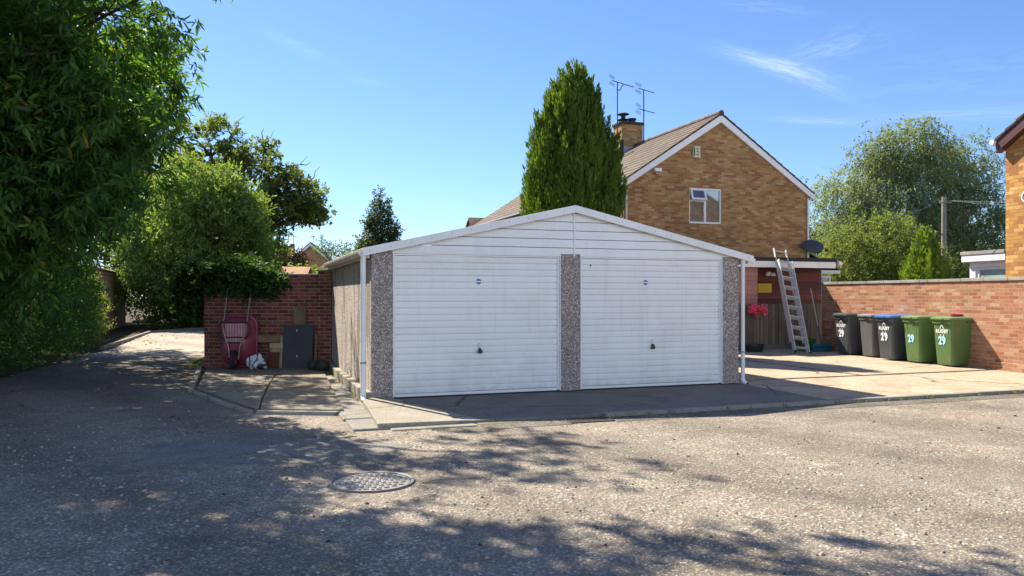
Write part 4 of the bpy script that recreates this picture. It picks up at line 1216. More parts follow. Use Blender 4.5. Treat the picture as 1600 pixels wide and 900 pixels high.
HX0, HX1, HY0, HY1 = 9.48, 16.50, 10.35, 18.4
HE, HR = 5.02, 7.30
HM = (HX0 + HX1) / 2
ho = gthing('house', 'tan brick gabled house with brown tiled roof behind the garage', 'house')
wx0, wx1, wz0, wz1 = 11.83, 13.08, 3.84, 5.00     # window in the gable
w = MB()
w.box(HX0, HY0, -0.1, wx0, HY0 + 0.28, HE); w.box(wx1, HY0, -0.1, HX1, HY0 + 0.28, HE)
w.box(wx0, HY0, -0.1, wx1, HY0 + 0.28, wz0)
w.prism([(HX0, HE), (HX1, HE), (HM, HR)], HY0, HY0 + 0.28, 'y')
w.box(HX0, HY0 + 0.28, -0.1, HX0 + 0.28, HY1, HE); w.box(HX1 - 0.28, HY0 + 0.28, -0.1, HX1, HY1, HE)
w.box(HX0 + 0.28, HY1 - 0.28, -0.1, HX1 - 0.28, HY1, HE)
w.build('wall', M['tan_brick'], ho)
for sgn in (-1, 1):
    rf = MB()
    xe = HM + sgn * (HM - HX0 + 0.22)
    ze = HE - (HR - HE) / (HM - HX0) * 0.22 + 0.12
    courses(rf, HM, HR + 0.16, xe, ze, HY0 - 0.10, HY1, 14, sgn)
    ro = rf.build('roof', M['tile'], ho)
    bg = MB()
    q = [(HM, HR + 0.11), (xe, ze - 0.03), (xe, ze - 0.23), (HM, HR - 0.13)]
    bg.prism(q, HY0 - 0.085, HY0 - 0.055, 'y')
    bg.build('barge_board', M['white_upvc'], ho, bevel=0.004)
    MB().prism([(HM, HR - 0.10), (xe, ze - 0.20), (xe, ze - 0.24), (HM, HR - 0.14)], HY0 - 0.053, HY0 - 0.004, 'y').build('soffit', M['white_old'], ho)
    MB().prism([(HM + sgn * 0.0, HR + 0.155), (xe, ze + 0.005), (xe, ze - 0.028), (HM, HR + 0.115)], HY0 - 0.098, HY0 - 0.06, 'y').build('verge', M['felt'], ho)
    gt = MB().tube([(xe - sgn * 0.02, HY0 - 0.06, ze - 0.06), (xe - sgn * 0.02, HY1, ze - 0.06)], 0.055, 10)
    gt.build('gutter', M['white_upvc'], ho, smooth=True)
    fx = xe - sgn * 0.10
    MB().box(min(fx, fx - sgn * 0.03), HY0 - 0.05, ze - 0.22, max(fx, fx - sgn * 0.03), HY1, ze - 0.02).build('fascia', M['white_upvc'], ho)
rd = MB()
y = HY0 - 0.10
while y < HY1 - 0.1:
    rd.tube([(HM, y + 0.004, HR + 0.165), (HM, y + 0.40, HR + 0.165)], 0.10, 10); y += 0.41
rd.build('ridge', M['tile'], ho, smooth=True)
for xx in (HX0 + 0.06, HX1 - 0.02):
    MB().tube([(xx, HY0 - 0.05, HE - 0.2), (xx, HY0 - 0.05, 0.0)], 0.034, 10).build('downpipe', M['white_upvc'] if xx > 12 else M['white_old'], ho, smooth=True)

def window(parent, x0, x1, z0, z1, y, opener=True):
    f = MB()
    t = 0.065
    f.box(x0, y, z0, x0 + t, y + 0.07, z1); f.box(x1 - t, y, z0, x1, y + 0.07, z1)
    f.box(x0 + t, y, z0, x1 - t, y + 0.07, z0 + t); f.box(x0 + t, y, z1 - t, x1 - t, y + 0.07, z1)
    mx = x0 + (x1 - x0) * 0.50
    f.box(mx - 0.04, y - 0.004, z0 + t, mx + 0.04, y + 0.07, z1 - t)
    mz = z1 - (z1 - z0) * 0.36
    f.box(x0 + t, y - 0.002, mz - 0.03, mx - 0.04, y + 0.07, mz + 0.03)
    # casement rails on the fixed lights
    fo = f.build('window', M['white_frame'], parent, bevel=0.006)
    MB().box(x0 + t, y + 0.03, z0 + t, x1 - t, y + 0.038, mz - 0.03).add([], []).build('pane', M['glass'], fo)
    MB().box(mx + 0.04, y + 0.031, mz - 0.03, x1 - t, y + 0.039, z1 - t).build('pane', M['glass'], fo)
    # top light pushed open at the bottom
    o_ = MB()
    a, b2 = x0 + t - 0.02, mx - 0.02
    h = z1 - t - mz
    ang = R(17)
    def P(x, v, d):
        return (x, y - 0.005 - v * math.sin(ang) - d * math.cos(ang), z1 - t + 0.02 - v * math.cos(ang) + d * math.sin(ang))
    def slab(xa, xb, va, vb, da, db, mb):
        mb.add([P(x, v, d) for x in (xa, xb) for v in (va, vb) for d in (da, db)], [(0, 1, 3, 2), (4, 6, 7, 5), (0, 4, 5, 1), (2, 3, 7, 6), (0, 2, 6, 4), (1, 5, 7, 3)])
    slab(a, b2, 0, 0.06, 0, 0.05, o_); slab(a, b2, h - 0.03, h + 0.03, 0, 0.05, o_)
    slab(a, a + 0.06, 0.06, h - 0.03, 0, 0.05, o_); slab(b2 - 0.06, b2, 0.06, h - 0.03, 0, 0.05, o_)
    o_.build('opener', M['white_frame'], fo)
    p_ = MB(); slab(a + 0.06, b2 - 0.06, 0.06, h - 0.03, 0.015, 0.025, p_); p_.build('opener_pane', M['glass'], fo)
    MB().box(x0 - 0.03, y - 0.05, z0 - 0.035, x1 + 0.03, y + 0.06, z0 - 0.002).build('sill', M['white_frame'], fo, bevel=0.006)
    MB().box(x0 - 0.02, y - 0.012, z1 + 0.002, x1 + 0.02, y + 0.03, z1 + 0.055).build('lintel', M['lead'], fo)
    cu = MB()
    for (ca, cb) in ((x0 + 0.08, mx - 0.05), (mx + 0.05, x1 - 0.09)):
        n_ = 14
        pts = [(ca + (cb - ca) * i / n_, y + 0.16 + (0.02 if i % 2 else 0)) for i in range(n_ + 1)]
        v = [(a_, b_, z) for z in (z0 + 0.1, z1 - 0.45 if ca < mx - 0.3 else z1 - 0.07) for a_, b_ in pts]
        cu.add(v, [(i, i + 1, n_ + 2 + i, n_ + 1 + i) for i in range(n_)])
    cu.build('curtain', M['curtain'], fo, recalc=False)
    rm = MB(); rm.box(x0 - 0.4, y + 1.2, z0 - 0.6, x1 + 0.4, y + 1.3, z1 + 0.4)
    rm.build('room_wall', M['room_dark'], fo)
window(ho, wx0, wx1, wz0, wz1, HY0 + 0.05)

al = thing('alarm_box', 'cream burglar alarm box high on the tan brick gable', 'alarm box', (*W(12.07, HY0 - 0.06), 6.14), ANG)
MB().box(-0.125, -0.035, -0.19, 0.125, 0.055, 0.19).build('cover', M['alarm'], al, bevel=0.02)
a_ = MB(); a_.box(-0.115, -0.0375, -0.14, -0.075, -0.0355, 0.15)
for z in (-0.09, 0.0, 0.09): a_.box(-0.03, -0.0375, z - 0.02, 0.06, -0.0355, z + 0.02)
a_.build('markings', M['green_plastic'], al)
fl = thing('security_light', 'small white security light below the sloping verge of the tan gable', 'light', (*W(10.61, HY0 - 0.12), 5.47), ANG)
MB().box(-0.12, -0.06, -0.05, 0.12, 0.06, 0.06).build('lamp', M['white_upvc'], fl, bevel=0.015)
MB().box(-0.03, 0.03, -0.12, 0.03, 0.11, -0.052).build('bracket', M['lead'], fl)

# chimney with pots and the roof vents
def roof_z(x):
    return HR + 0.16 - abs(x - HM) * (HR - HE) / (HM - HX0)
c_ = MB(); cy0 = HY0 + 5.7
CX0, CX1 = HM - 0.62, HM + 0.30
c_.box(CX0, cy0, 6.6, CX1, cy0 + 0.75, 8.30)
co_ = c_.build('chimney', M['tan_brick'], ho)
MB().box(CX0 - 0.05, cy0 - 0.05, 8.302, CX1 + 0.05, cy0 + 0.80, 8.40).build('chimney_cap', M['bark_dark'], co_, bevel=0.01)
c2 = MB(); c2.box(CX0 - 0.012, cy0 - 0.012, roof_z(CX0) - 0.1, CX1 + 0.012, cy0 - 0.002, roof_z(HM) - 0.05)
c2.box(CX0 - 0.03, cy0 - 0.0, roof_z(CX0) - 0.15, CX0 - 0.004, cy0 + 0.8, roof_z(CX0) + 0.14)
c2.build('flashing', M['lead'], co_)
pt = MB(); pt.lathe([(0.10, 0), (0.10, 0.12), (0.24, 0.13), (0.24, 0.15), (0.09, 0.17), (0.09, 0.34), (0.25, 0.36), (0.20, 0.40), (0.04, 0.44)], c=(HM - 0.36, cy0 + 0.4, 8.40), n=18)
pt.build('chimney_pot', M['felt'], co_, smooth=True)
MB().lathe([(0.15, 0), (0.14, 0.16), (0.18, 0.17), (0.18, 0.22), (0.04, 0.23)], c=(HM + 0.03, cy0 + 0.4, 8.40), n=18).build('chimney_pot', M['felt'], co_, smooth=True)
for vx, vy, vh, vr, mk in ((HM - 1.05, HY0 + 4.9, 0.62, 0.075, 'felt'), (HM - 2.6, HY0 + 2.2, 0.34, 0.08, 'alarm')):
    z = roof_z(vx)
    MB().lathe([(vr, -0.1), (vr, vh), (vr * 1.25, vh + 0.01), (vr * 1.25, vh + 0.06), (vr * 0.6, vh + 0.07)], c=(vx, vy, z), n=14).build('roof_vent', M[mk], ho, smooth=True)

def aerial(name, gx, gy, z0, z1, kind, label):
    t = gthing(name, label, 'aerial')
    MB().tube([(gx, gy, z0), (gx, gy, z1)], 0.022, 8).build('mast', M['grate_iron'], t, smooth=True)
    a = MB()
    def yagi(z, dirv, n_, ln, el):
        d = Vector(dirv).normalized()
        s_ = Vector((-d.y, d.x, 0)).normalized()
        p0 = Vector((gx, gy, z)) - d * 0.25
        a.tube([p0, p0 + d * ln], 0.016, 6)
        for i in range(n_):
            c = p0 + d * (0.05 + (ln - 0.1) * i / (n_ - 1))
            a.tube([c - s_ * el, c + s_ * el], 0.006, 5)
        for s2 in (-1, 1):                          # reflector plates
            for e in (-0.22, -0.11, 0.0, 0.11, 0.22):
                a.tube([p0 + Vector((0, 0, s2 * 0.14)) + s_ * e * 0 - s_ * 0.26 + Vector((0, 0, e * 0.25)), p0 + Vector((0, 0, s2 * 0.14)) + s_ * 0.26 + Vector((0, 0, e * 0.25))], 0.005, 4)
    if kind == 0:
        yagi(z1, (0.62, -0.75, -0.42), 11, 1.0, 0.13)
        a.tube([(gx - 0.03, gy, z1 - 0.3), (gx + 0.1, gy, z1 - 0.32), (gx + 0.2, gy - 0.1, z1 - 0.1)], 0.02, 6)
    else:
        yagi(z1, (0.55, -0.8, -0.42), 9, 0.75, 0.14)
        yagi(z1 - 0.82, (0.6, -0.75, -0.36), 5, 0.75, 0.08)
    a.build('array', M['grate_iron'], t)
    c = MB()
    c.box(min(gx, CX0) , gy - 0.03, z0 + 0.1, max(gx, CX0) if gx < HM else gx, gy + 0.03, z0 + 0.14)
    if gx > HM: c = MB().box(CX1, gy - 0.03, z0 + 0.1, gx, gy + 0.03, z0 + 0.14).box(CX1, gy - 0.03, z0 + 0.32, gx, gy + 0.03, z0 + 0.36)
    c.build('clamp', M['steel'], t)
aerial('tv_aerial', CX0 - 0.10, cy0 + 0.2, 7.55, 9.98, 0, 'taller television aerial with one boom between cypress and chimney')
aerial('tv_aerial', CX1 + 0.10, cy0 + 0.1, 7.35, 9.75, 1, 'shorter television aerial with two booms beside the tiled roof')

# side porch of the house with a dark lean-to roof, satellite dish
po = gthing('porch', 'white framed porch with dark sloping tiled roof beside the tan house', 'porch')
PY0 = HY0 + 0.6
MB().box(HX1 + 0.005, PY0 + 0.1, -0.1, 18.0, PY0 + 3.0, 2.05).build('wall', M['tan_brick'], po)
rf = MB(); courses(rf, HX1 + 0.01, 3.15, 18.25, 2.42, PY0 - 0.15, PY0 + 3.2, 5, 1)
rf.build('roof', M['tile_dark'], po)
MB().box(HX1 + 0.005, PY0 - 0.17, 2.28, 18.3, PY0 - 0.11, 2.40).build('fascia', M['white_upvc'], po)
pw = MB(); pw.box(17.0, PY0 - 0.06, 0.9, 17.08, PY0 + 0.02, 2.2); pw.box(17.9, PY0 - 0.06, 0.9, 17.98, PY0 + 0.02, 2.2); pw.box(17.08, PY0 - 0.06, 2.12, 17.9, PY0 + 0.02, 2.2); pw.box(17.46, PY0 - 0.06, 0.9, 17.52, PY0 + 0.02, 2.12)
pwo = pw.build('window', M['white_frame'], po)
MB().box(17.08, PY0 - 0.02, 0.95, 17.46, PY0 - 0.01, 2.12).box(17.52, PY0 - 0.02, 0.95, 17.9, PY0 - 0.01, 2.12).build('pane', M['frosted'], pwo)

sd = thing('satellite_dish', 'dark mesh satellite dish on the corner of the tan house', 'satellite dish', (*W(HX1 - 0.1, HY0 - 0.40), 3.22), ANG)
dm = MB()
rings = []
for t_ in np.linspace(0.02, 1, 8):
    rings.append([(0.36 * t_ * math.cos(a), 0.07 * t_ * t_, 0.31 * t_ * math.sin(a)) for a in np.linspace(0, 2 * math.pi, 33)[:-1]])
rings2 = [[(x, y + 0.012, z) for x, y, z in r] for r in rings[::-1]]
dm.loft(rings + rings2, cap=False)
do_ = dm.build('reflector', M['dish'], sd, smooth=True)
do_.rotation_euler = (R(-42), 0, R(-24))
MB().tube([(0.0, 0.02, -0.02), (-0.08, 0.28, -0.12), (-0.12, 0.36, -0.12)], 0.02, 8).build('bracket', M['grate_iron'], sd)
MB().tube([(0.02, 0.03, -0.30), (0.20, -0.38, -0.22)], 0.011, 8).box(0.16, -0.44, -0.25, 0.24, -0.36, -0.17).build('feed_arm', M['grate_iron'], sd)

# terrace continuing behind
h2 = gthing('terrace_house', 'farther terraced house with brown roof and black gutter behind the cypress', 'house')
TY0, TY1 = HY1 + 0.02, 26.6
w = MB()
w.box(HX0, TY0, -0.1, HX1, TY1, HE)
w.prism([(HX0, HE), (HX1, HE), (HM, HR - 0.05)], TY1 - 0.3, TY1, 'y')
w.build('wall', M['tan_brick'], h2)
for sgn in (-1, 1):
    rf = MB()
    xe = HM + sgn * (HM - HX0 + 0.30)
    ze = HE - 0.08
    courses(rf, HM, HR + 0.16, xe, ze, TY0, TY1 + 0.1, 14, sgn)
    rf.build('roof', M['tile'], h2)
    MB().tube([(xe - sgn * 0.01, TY0, ze - 0.03), (xe - sgn * 0.01, TY1 + 0.1, ze - 0.03)], 0.07, 10).build('gutter', M['black_gutter'], h2, smooth=True)
    fx = xe - sgn * 0.1
    MB().box(min(fx, fx - sgn * 0.04), TY0, ze - 0.42, max(fx, fx - sgn * 0.04), TY1, ze - 0.03).build('fascia', M['white_upvc'], h2)
MB().tube([(HX0 - 0.1, 24.6, HE - 0.15), (HX0 - 0.1, 24.6, HE - 0.55)], 0.06, 8).build('downpipe', M['black_gutter'], h2)
MB().lathe([(0.11, -0.1), (0.11, 0.6), (0.14, 0.62), (0.06, 0.7)], c=(HM - 1.9, 22.6, roof_z(HM - 1.9)), n=12).build('roof_vent', M['alarm'], h2, smooth=True)
MB().lathe([(0.12, -0.2), (0.12, 0.4), (0.05, 0.5)], c=(HM - 1.2, 25.2, roof_z(HM - 1.2)), n=10).build('chimney_pot', M['felt'], h2, smooth=True)
# small gabled bay at the end of the terrace
gbx = gthing('gabled_house', 'small white gabled roof showing at the far end of the terrace', 'house')
bx0 = 9.76; by0 = 27.1
MB().prism([(by0, -0.1), (by0 + 2.8, -0.1), (by0 + 2.8, 4.5), (by0 + 1.4, 5.55), (by0, 4.5)], bx0, bx0 + 3, 'x').build('wall', M['white_old'], gbx)
rr = MB()
for sg in (-1, 1):
    rr.prism([(by0 + 1.4, 5.70), (by0 + 1.4 + sg * 1.6, 4.52), (by0 + 1.4 + sg * 1.6, 4.42), (by0 + 1.4, 5.58)], bx0 - 0.12, bx0 + 3.1, 'x')
rr.build('roof', M['tile_x'], gbx)

# right hand house: its sunlit gable looks across the wall
rh = gthing('brick_house', 'yellow brick house with maroon bargeboard beyond the boundary wall', 'house')
RORG = W(14.0, 1.15); RORG = (RORG[0] - (math.cos(RANG) * 14.0 - math.sin(RANG) * 1.15), RORG[1] - (math.sin(RANG) * 14.0 + math.cos(RANG) * 1.15), 0)
rh.location = RORG; rh.rotation_euler = (0, 0, RANG)
FX, FY1 = 14.0, 1.15
e2, hh_, sl = 4.78, 3.7, 0.56
w = MB()
w.box(FX, FY1 - 2 * hh_, -0.1, FX + 8, FY1, e2)
w.prism([(FY1, e2), (FY1 - 2 * hh_, e2), (FY1 - hh_, e2 + sl * hh_)], FX, FX + 8, 'x')
w.build('wall', M['yellow_brick'], rh)
yr, zr = FY1 - hh_, e2 + sl * hh_ + 0.17
for sgn in (1, -1):
    ye = yr + sgn * (hh_ + 0.09)
    ze = zr - sl * (hh_ + 0.09)
    rf = MB()
    n_ = 14
    for i in range(n_):
        t0, t1 = i / n_, min(1, (i + 1.15) / n_)
        ya, yb = ye + (yr - ye) * t0, ye + (yr - ye) * t1
        za, zb = ze + (zr - ze) * t0, ze + (zr - ze) * t1
        rf.add([(FX - 0.2, ya, za + 0.05), (FX + 8.1, ya, za + 0.05), (FX + 8.1, yb, zb + 0.012), (FX - 0.2, yb, zb + 0.012), (FX - 0.2, ya, za - 0.015), (FX + 8.1, ya, za - 0.015), (FX + 8.1, yb, zb - 0.015), (FX - 0.2, yb, zb - 0.015)],
               [(0, 1, 2, 3), (7, 6, 5, 4), (0, 4, 5, 1), (1, 5, 6, 2), (2, 6, 7, 3), (3, 7, 4, 0)])
    rf.build('roof', M['tile_x'], rh)
    MB().prism([(yr, zr - 0.03), (ye, ze - 0.03), (ye, ze - 0.27), (yr, zr - 0.27)], FX - 0.17, FX - 0.13, 'x').build('barge_board', M['purple_barge'], rh, bevel=0.005)
    MB().prism([(yr, zr - 0.24), (ye, ze - 0.24), (ye, ze - 0.27), (yr, zr - 0.27)], FX - 0.128, FX - 0.003, 'x').build('soffit', M['purple_barge'], rh)
    MB().tube([(FX - 0.24, ye + sgn * 0.04, ze - 0.03), (FX + 8, ye + sgn * 0.04, ze - 0.03)], 0.06, 12).build('gutter', M['white_upvc'], rh, smooth=True)
vt = MB().lathe([(0.05, 0.0), (0.125, 0.0), (0.125, 0.03), (0.098, 0.034), (0.095, 0.012), (0.03, 0.012)], n=28)
vo = vt.build('vent', M['white_upvc'], rh, smooth=True)
vo.rotation_euler = (0, R(-90), 0); vo.location = (FX - 0.004, 0.60, 3.60)
MB().tube([(FX - 0.021, 0.60, 3.60), (FX - 0.017, 0.60, 3.60)], 0.092, 18).build('vent_grille', M['lead'], rh)
lt_ = gthing('lean_to', 'low white lean to with frosted window beside the yellow brick house', 'extension')
lt_.location = RORG; lt_.rotation_euler = (0, 0, RANG)
LX, LA, LB = 14.12, 1.17, 2.26
q = MB()
q.box(LX, LB - 0.16, -0.1, LX + 0.16, LB, 2.28); q.box(LX, LA, 2.16, LX + 0.12, LB - 0.16, 2.28); q.box(LX, LA, -0.1, LX + 0.12, LB - 0.16, 1.1)
q.box(LX + 0.16, LB - 0.1, -0.1, LX + 3, LB, 2.28)
q.build('wall', M['white_upvc'], lt_)
MB().box(LX - 0.12, LA, 2.282, LX + 3.1, LB + 0.12, 2.44).build('fascia', M['white_upvc'], lt_, bevel=0.006)
MB().box(LX - 0.14, LA, 2.442, LX + 3.1, LB + 0.14, 2.52).build('roof', M['coping'], lt_, bevel=0.008)
f = MB(); f.box(LX + 0.03, LA + 0.0, 1.1, LX + 0.09, LA + 0.05, 2.16); f.box(LX + 0.03, LB - 0.24, 1.1, LX + 0.09, LB - 0.161, 2.16); f.box(LX + 0.03, LA + 0.05, 2.09, LX + 0.09, LB - 0.24, 2.16); f.box(LX + 0.03, LA + 0.05, 1.1, LX + 0.09, LB - 0.24, 1.16)
fo = f.build('window', M['white_frame'], lt_)
MB().box(LX + 0.05, LA + 0.05, 1.16, LX + 0.06, LB - 0.24, 2.09).build('pane', M['frosted'], fo)

# lane building on the left
ls = thing('lane_garage', 'old pink brick garage beside the lane with a flat sheet roof', 'garage', (-15.05, 26.6, 0), math.atan2(0.365, 0.93))
MB().box(-4.0, -1.0, -0.2, 0.0, 16.2, 2.42).build('wall', M['lane_brick'], ls)
MB().box(-4.05, -1.05, 2.423, 0.05, 16.25, 2.56).build('lintel', M['kerb'], ls, bevel=0.01)
rf = MB()
n_ = 120
vs = []
for j, yy in enumerate(np.linspace(-1.2, 16.4, n_)):
    c = 0.025 * math.sin(yy * 2 * math.pi / 0.4)
    for xx, z in ((-4.2, 2.95), (0.18, 2.60)):
        vs.append((xx, yy, z + c + 0.02))
    for xx, z in ((-4.2, 2.93), (0.18, 2.58)):
        vs.append((xx, yy, z + c))
fs = []
for j in range(n_ - 1):
    a = j * 4; b = a + 4
    fs += [(a, a + 1, b + 1, b), (a + 2, b + 2, b + 3, a + 3), (a + 1, a + 3, b + 3, b + 1), (a, b, b + 2, a + 2)]
rf.add(vs, fs); rf.build('roof', M['roof_sheet'], ls)

# garden things behind the dark brick wall
gs = thing('garden_shed', 'small orange roofed garden shed showing above the dark brick wall', 'shed', (-6.6, 23.2, 0), R(6))
MB().box(-0.38, 0, -0.1, 0.34, 1.4, 1.98).build('wall', M['raw_wood'], gs)
r_ = MB(); r_.prism([(-0.12, 2.02), (0.7, 2.36), (0.7, 2.40), (-0.14, 2.06)], -0.46, 0.40, 'x'); r_.prism([(1.52, 2.02), (0.7, 2.36), (0.7, 2.40), (1.54, 2.06)], -0.46, 0.40, 'x')
r_.build('roof', M['orange_felt'], gs)
g2 = thing('outhouse', 'low slate grey lean to roof behind the brick pier', 'outbuilding', (-4.9, 17.4, 0), 0)
MB().box(-0.5, 0, -0.1, 0.9, 2.2, 1.74).build('wall', M['lane_brick'], g2)
MB().prism([(-0.1, 1.76), (2.3, 2.00), (2.3, 2.05), (-0.1, 1.81)], -0.6, 1.0, 'x').build('roof', M['slate_grey'], g2)

fh = thing('distant_house', 'distant orange brick gabled house with two chimneys above the dark wall', 'house', (-28.3, 108, 0), R(8))
MB().prism([(-2.9, -0.2), (2.9, -0.2), (2.9, 6.2), (0, 8.75), (-2.9, 6.2)], 0, 9, 'y').build('wall', m_plain('far_orange_brick', (0.42, 0.21, 0.115), 0.85, 0, 0.15, 3), fh)
for sg in (-1, 1):
    MB().prism([(0, 9.05), (sg * 3.3, 6.15), (sg * 3.3, 5.95), (0, 8.80)], -0.3, 9.2, 'y').build('roof', M['tile_x'], fh)
    MB().prism([(0, 8.86), (sg * 3.3, 5.98), (sg * 3.3, 5.62), (0, 8.50)], -0.42, -0.32, 'y').build('barge_board', M['white_upvc'], fh)
wf = MB().box(-6.4, 2.0, -0.2, -2.95, 8.0, 5.6); wf.build('wing', M['yellow_brick'], fh)
MB().prism([(1.7, 5.55), (5, 7.0), (8.3, 5.55)], -6.6, -2.96, 'x').build('wing_roof', M['tile_x'], fh)
for cx, ct in ((-3.05, 9.0), (-2.45 - 1.2, 8.6)):
    MB().box(cx - 0.27, 3.5, 5.0, cx + 0.27, 4.3, ct).box(cx - 0.32, 3.45, ct - 0.35, cx + 0.32, 4.35, ct - 0.2).build('chimney', m_plain('far_red_brick', (0.17, 0.07, 0.05), 0.85, 0, 0.15, 3), fh)
fa = MB(); fa.tube([(-2.9, 3.9, 9.0), (-2.9, 3.9, 10.3)], 0.04, 5); fa.tube([(-3.3, 3.9, 10.2), (-2.3, 3.9, 10.0)], 0.04, 5); fa.tube([(0.2, 1, 8.9), (0.2, 1, 10.0)], 0.04, 5); fa.tube([(-0.2, 1, 9.95), (0.5, 1, 9.9)], 0.05, 5)
fa.build('aerial', M['grate_iron'], fh)

# telegraph pole with service wires
tp = thing('telegraph_pole', 'grey wooden telegraph pole in front of the birch tree', 'telegraph pole', (22.5, 40, 0))
MB().tube([(0, 0, -0.2), (0, 0, 6.65)], [0.15, 0.11], 12).build('pole', M['pole_wood'], tp, smooth=True)
c_ = MB(); c_.box(-0.30, -0.16, 6.30, 0.30, -0.11, 6.36)
for x in (-0.26, 0.26): c_.tube([(x, -0.135, 6.361), (x, -0.135, 6.45)], 0.03, 8)
c_.build('crossarm', M['pole_wood'], tp)
wi = MB()
for (x0, z0, ex, ey, ez) in ((0.15, 6.45, 7.5, -14.0, 4.9), (0.4, 6.45, 9.5, -16, 5.2), (-0.4, 6.45, -10.5, -13.5, 4.6), (-0.15, 6.45, -9.8, -12.0, 5.0)):
    wi.tube([(x0 + (ex - x0) * t, -0.05 + ey * t, z0 + (ez - z0) * t - 0.5 * math.sin(math.pi * t)) for t in np.linspace(0, 1, 12)], 0.006, 4)
wi.build('wires', M['lead'], tp)

# ================================================================== TREES AND PLANTS
# tall long leaved tree standing over the lane, its crown reaching above the picture
lob = [(-8.8, 10.6, 5.0, 2.2, 2.0, 1.6, 1.0), (-9.2, 13.2, 4.2, 2.4, 2.6, 2.6, 0.9), (-7.2, 11.0, 3.7, 1.3, 1.5, 1.4, 1.1), (-8.3, 11.8, 2.3, 1.35, 1.5, 1.1, 1.1),
       (-6.0, 10.9, 5.5, 1.15, 1.0, 0.5, 0.7), (-5.9, 10.9, 4.25, 1.3, 1.15, 0.7, 1.0), (-6.4, 11.1, 3.1, 1.3, 1.2, 0.7, 1.05),
       (-6.6, 9.4, 7.1, 1.8, 1.5, 0.9, 0.7), (-8.0, 8.6, 7.3, 2.3, 2.0, 1.3, 0.72), (-9.6, 12.0, 7.4, 2.4, 2.3, 1.7, 0.9), (-5.4, 9.4, 7.4, 1.1, 1.0, 0.6, 0.7), (-5.1, 9.9, 8.4, 1.9, 1.1, 0.7, 0.65), (-5.7, 13.4, 8.0, 1.3, 1.2, 0.7, 0.5), (-8.0, 6.2, 6.0, 2.2, 2.2, 2.2, 0.8)]
tree('broadleaf_tree', 'large dark tree with long drooping leaves overhanging the yard', 'tree', (-9.0, 12.2, -0.06), lob, L['laurel'], M['bark_dark'], 21,
     13500, 10, 0.20, 0.165, 0.27, 0.22, fork=(0.4, 0.0, 2.2), shape='long', droop=0.4, twig_r=0.006, n_twig=1800, inner=0.35, out=0.9, up=0.12, droop_dir=0.05, lw=0.55, hang=0.28, jit=0.6, zmin=-2, clump=1150, clump_r=0.24,
     extra=[([(-8.2, 11.6, 4.2), (-6.8, 11.0, 5.0), (-5.6, 10.8, 5.5), (-4.6, 10.6, 5.85), (-4.2, 10.5, 5.9)], [0.05, 0.035, 0.022, 0.012, 0.006])])
lob = [(-8.7, 16.7, 6.7, 1.4, 1.6, 1.1), (-11.0, 17.4, 7.0, 2.9, 3.0, 2.6), (-13.0, 20.6, 5.8, 3.0, 3.3, 2.5), (-12.2, 17.6, 4.4, 2.4, 2.6, 2.2), (-14.5, 17.0, 5.0, 3, 3, 3.5), (-15.2, 24.0, 5.8, 2.6, 2.6, 2.2)]
tree('lane_tree', 'dark leafy tree behind the hedge along the lane', 'tree', (-13.4, 18.6, -0.1), lob, L['laurel'], M['bark_dark'], 22,
     6500, 9, 0.24, 0.20, 0.30, 0.2, shape='long', droop=0.3, inner=0.35, out=0.9, lw=0.55, hang=0.25, jit=0.6, clump=620, clump_r=0.32)
lob = [(-10.9, 14.2, 1.2, 1.7, 1.9, 1.75), (-11.3, 16.6, 1.4, 1.6, 1.9, 1.9), (-12.2, 19.2, 1.4, 1.6, 1.9, 1.9), (-13.4, 21.8, 1.2, 1.5, 1.7, 1.7), (-10.6, 12.0, 1.4, 1.6, 1.8, 2.0), (-12.6, 15.5, 2.6, 1.8, 3.5, 1.6)]
tree('hedge', 'dense dark green hedge between the lane and the dark trees', 'hedge', (-11.8, 16.5, -0.1), lob, L['hedge'], M['bark_dark'], 23,
     9500, 9, 0.30, 0.085, 0.5, 0.05, limbs=False, crown_name='foliage', inner=0.62, out=0.8, up=0.25, lw=0.6, jit=0.8, zmin=-0.0, gap=0.15)
lob = [(-13.7, 23.6, 1.2, 0.85, 0.9, 1.15), (-14.0, 24.3, 1.7, 0.7, 0.8, 0.8), (-14.2, 25.3, 0.8, 0.7, 0.8, 0.9)]
tree('bush', 'sunlit yellow green bush against the pink lane garage', 'bush', (-13.3, 24.2, -0.1), lob, L['light'], M['bark'], 24,
     1500, 8, 0.35, 0.10, 0.5, 0.04, limbs=False, crown_name='foliage', inner=0.4, out=0.8, up=0.3, lw=0.6, jit=0.8, zmin=0.0)
# bright shrub at the bend of the lane
lob = [(-15.6, 38.2, 4.6, 3.0, 2.6, 3.5), (-14.6, 38.6, 5.0, 1.9, 2.0, 2.0), (-17.0, 37.8, 3.6, 2.0, 2.0, 3.0), (-14.2, 37.4, 3.0, 1.8, 2.0, 2.6), (-15.3, 38.5, 6.3, 1.8, 1.6, 1.4), (-16.6, 37.0, 1.3, 2.4, 1.8, 1.5), (-13.2, 37.0, 1.3, 2.4, 1.8, 1.5)]
tree('shrub', 'tall bright green shrub at the far bend of the lane', 'shrub', (-15.0, 38.4, -0.1), lob, L['shrub'], M['bark'], 25,
     9500, 9, 0.60, 0.20, 0.45, 0.10, inner=0.55, out=0.85, up=0.15, lw=0.7, jit=0.85, zmin=0.05, clump=330, clump_r=0.40, crown_name='crown', subl=4)
lob = [(-14.5, 42, 1.0, 4.5, 1.2, 1.8), (-18, 42, 1.4, 3.0, 1.2, 2.2), (-20.4, 44, 5.5, 3.6, 3, 4.5), (-24.5, 46, 6.5, 4, 3, 5.5), (-30, 46, 7, 5, 3, 6)]
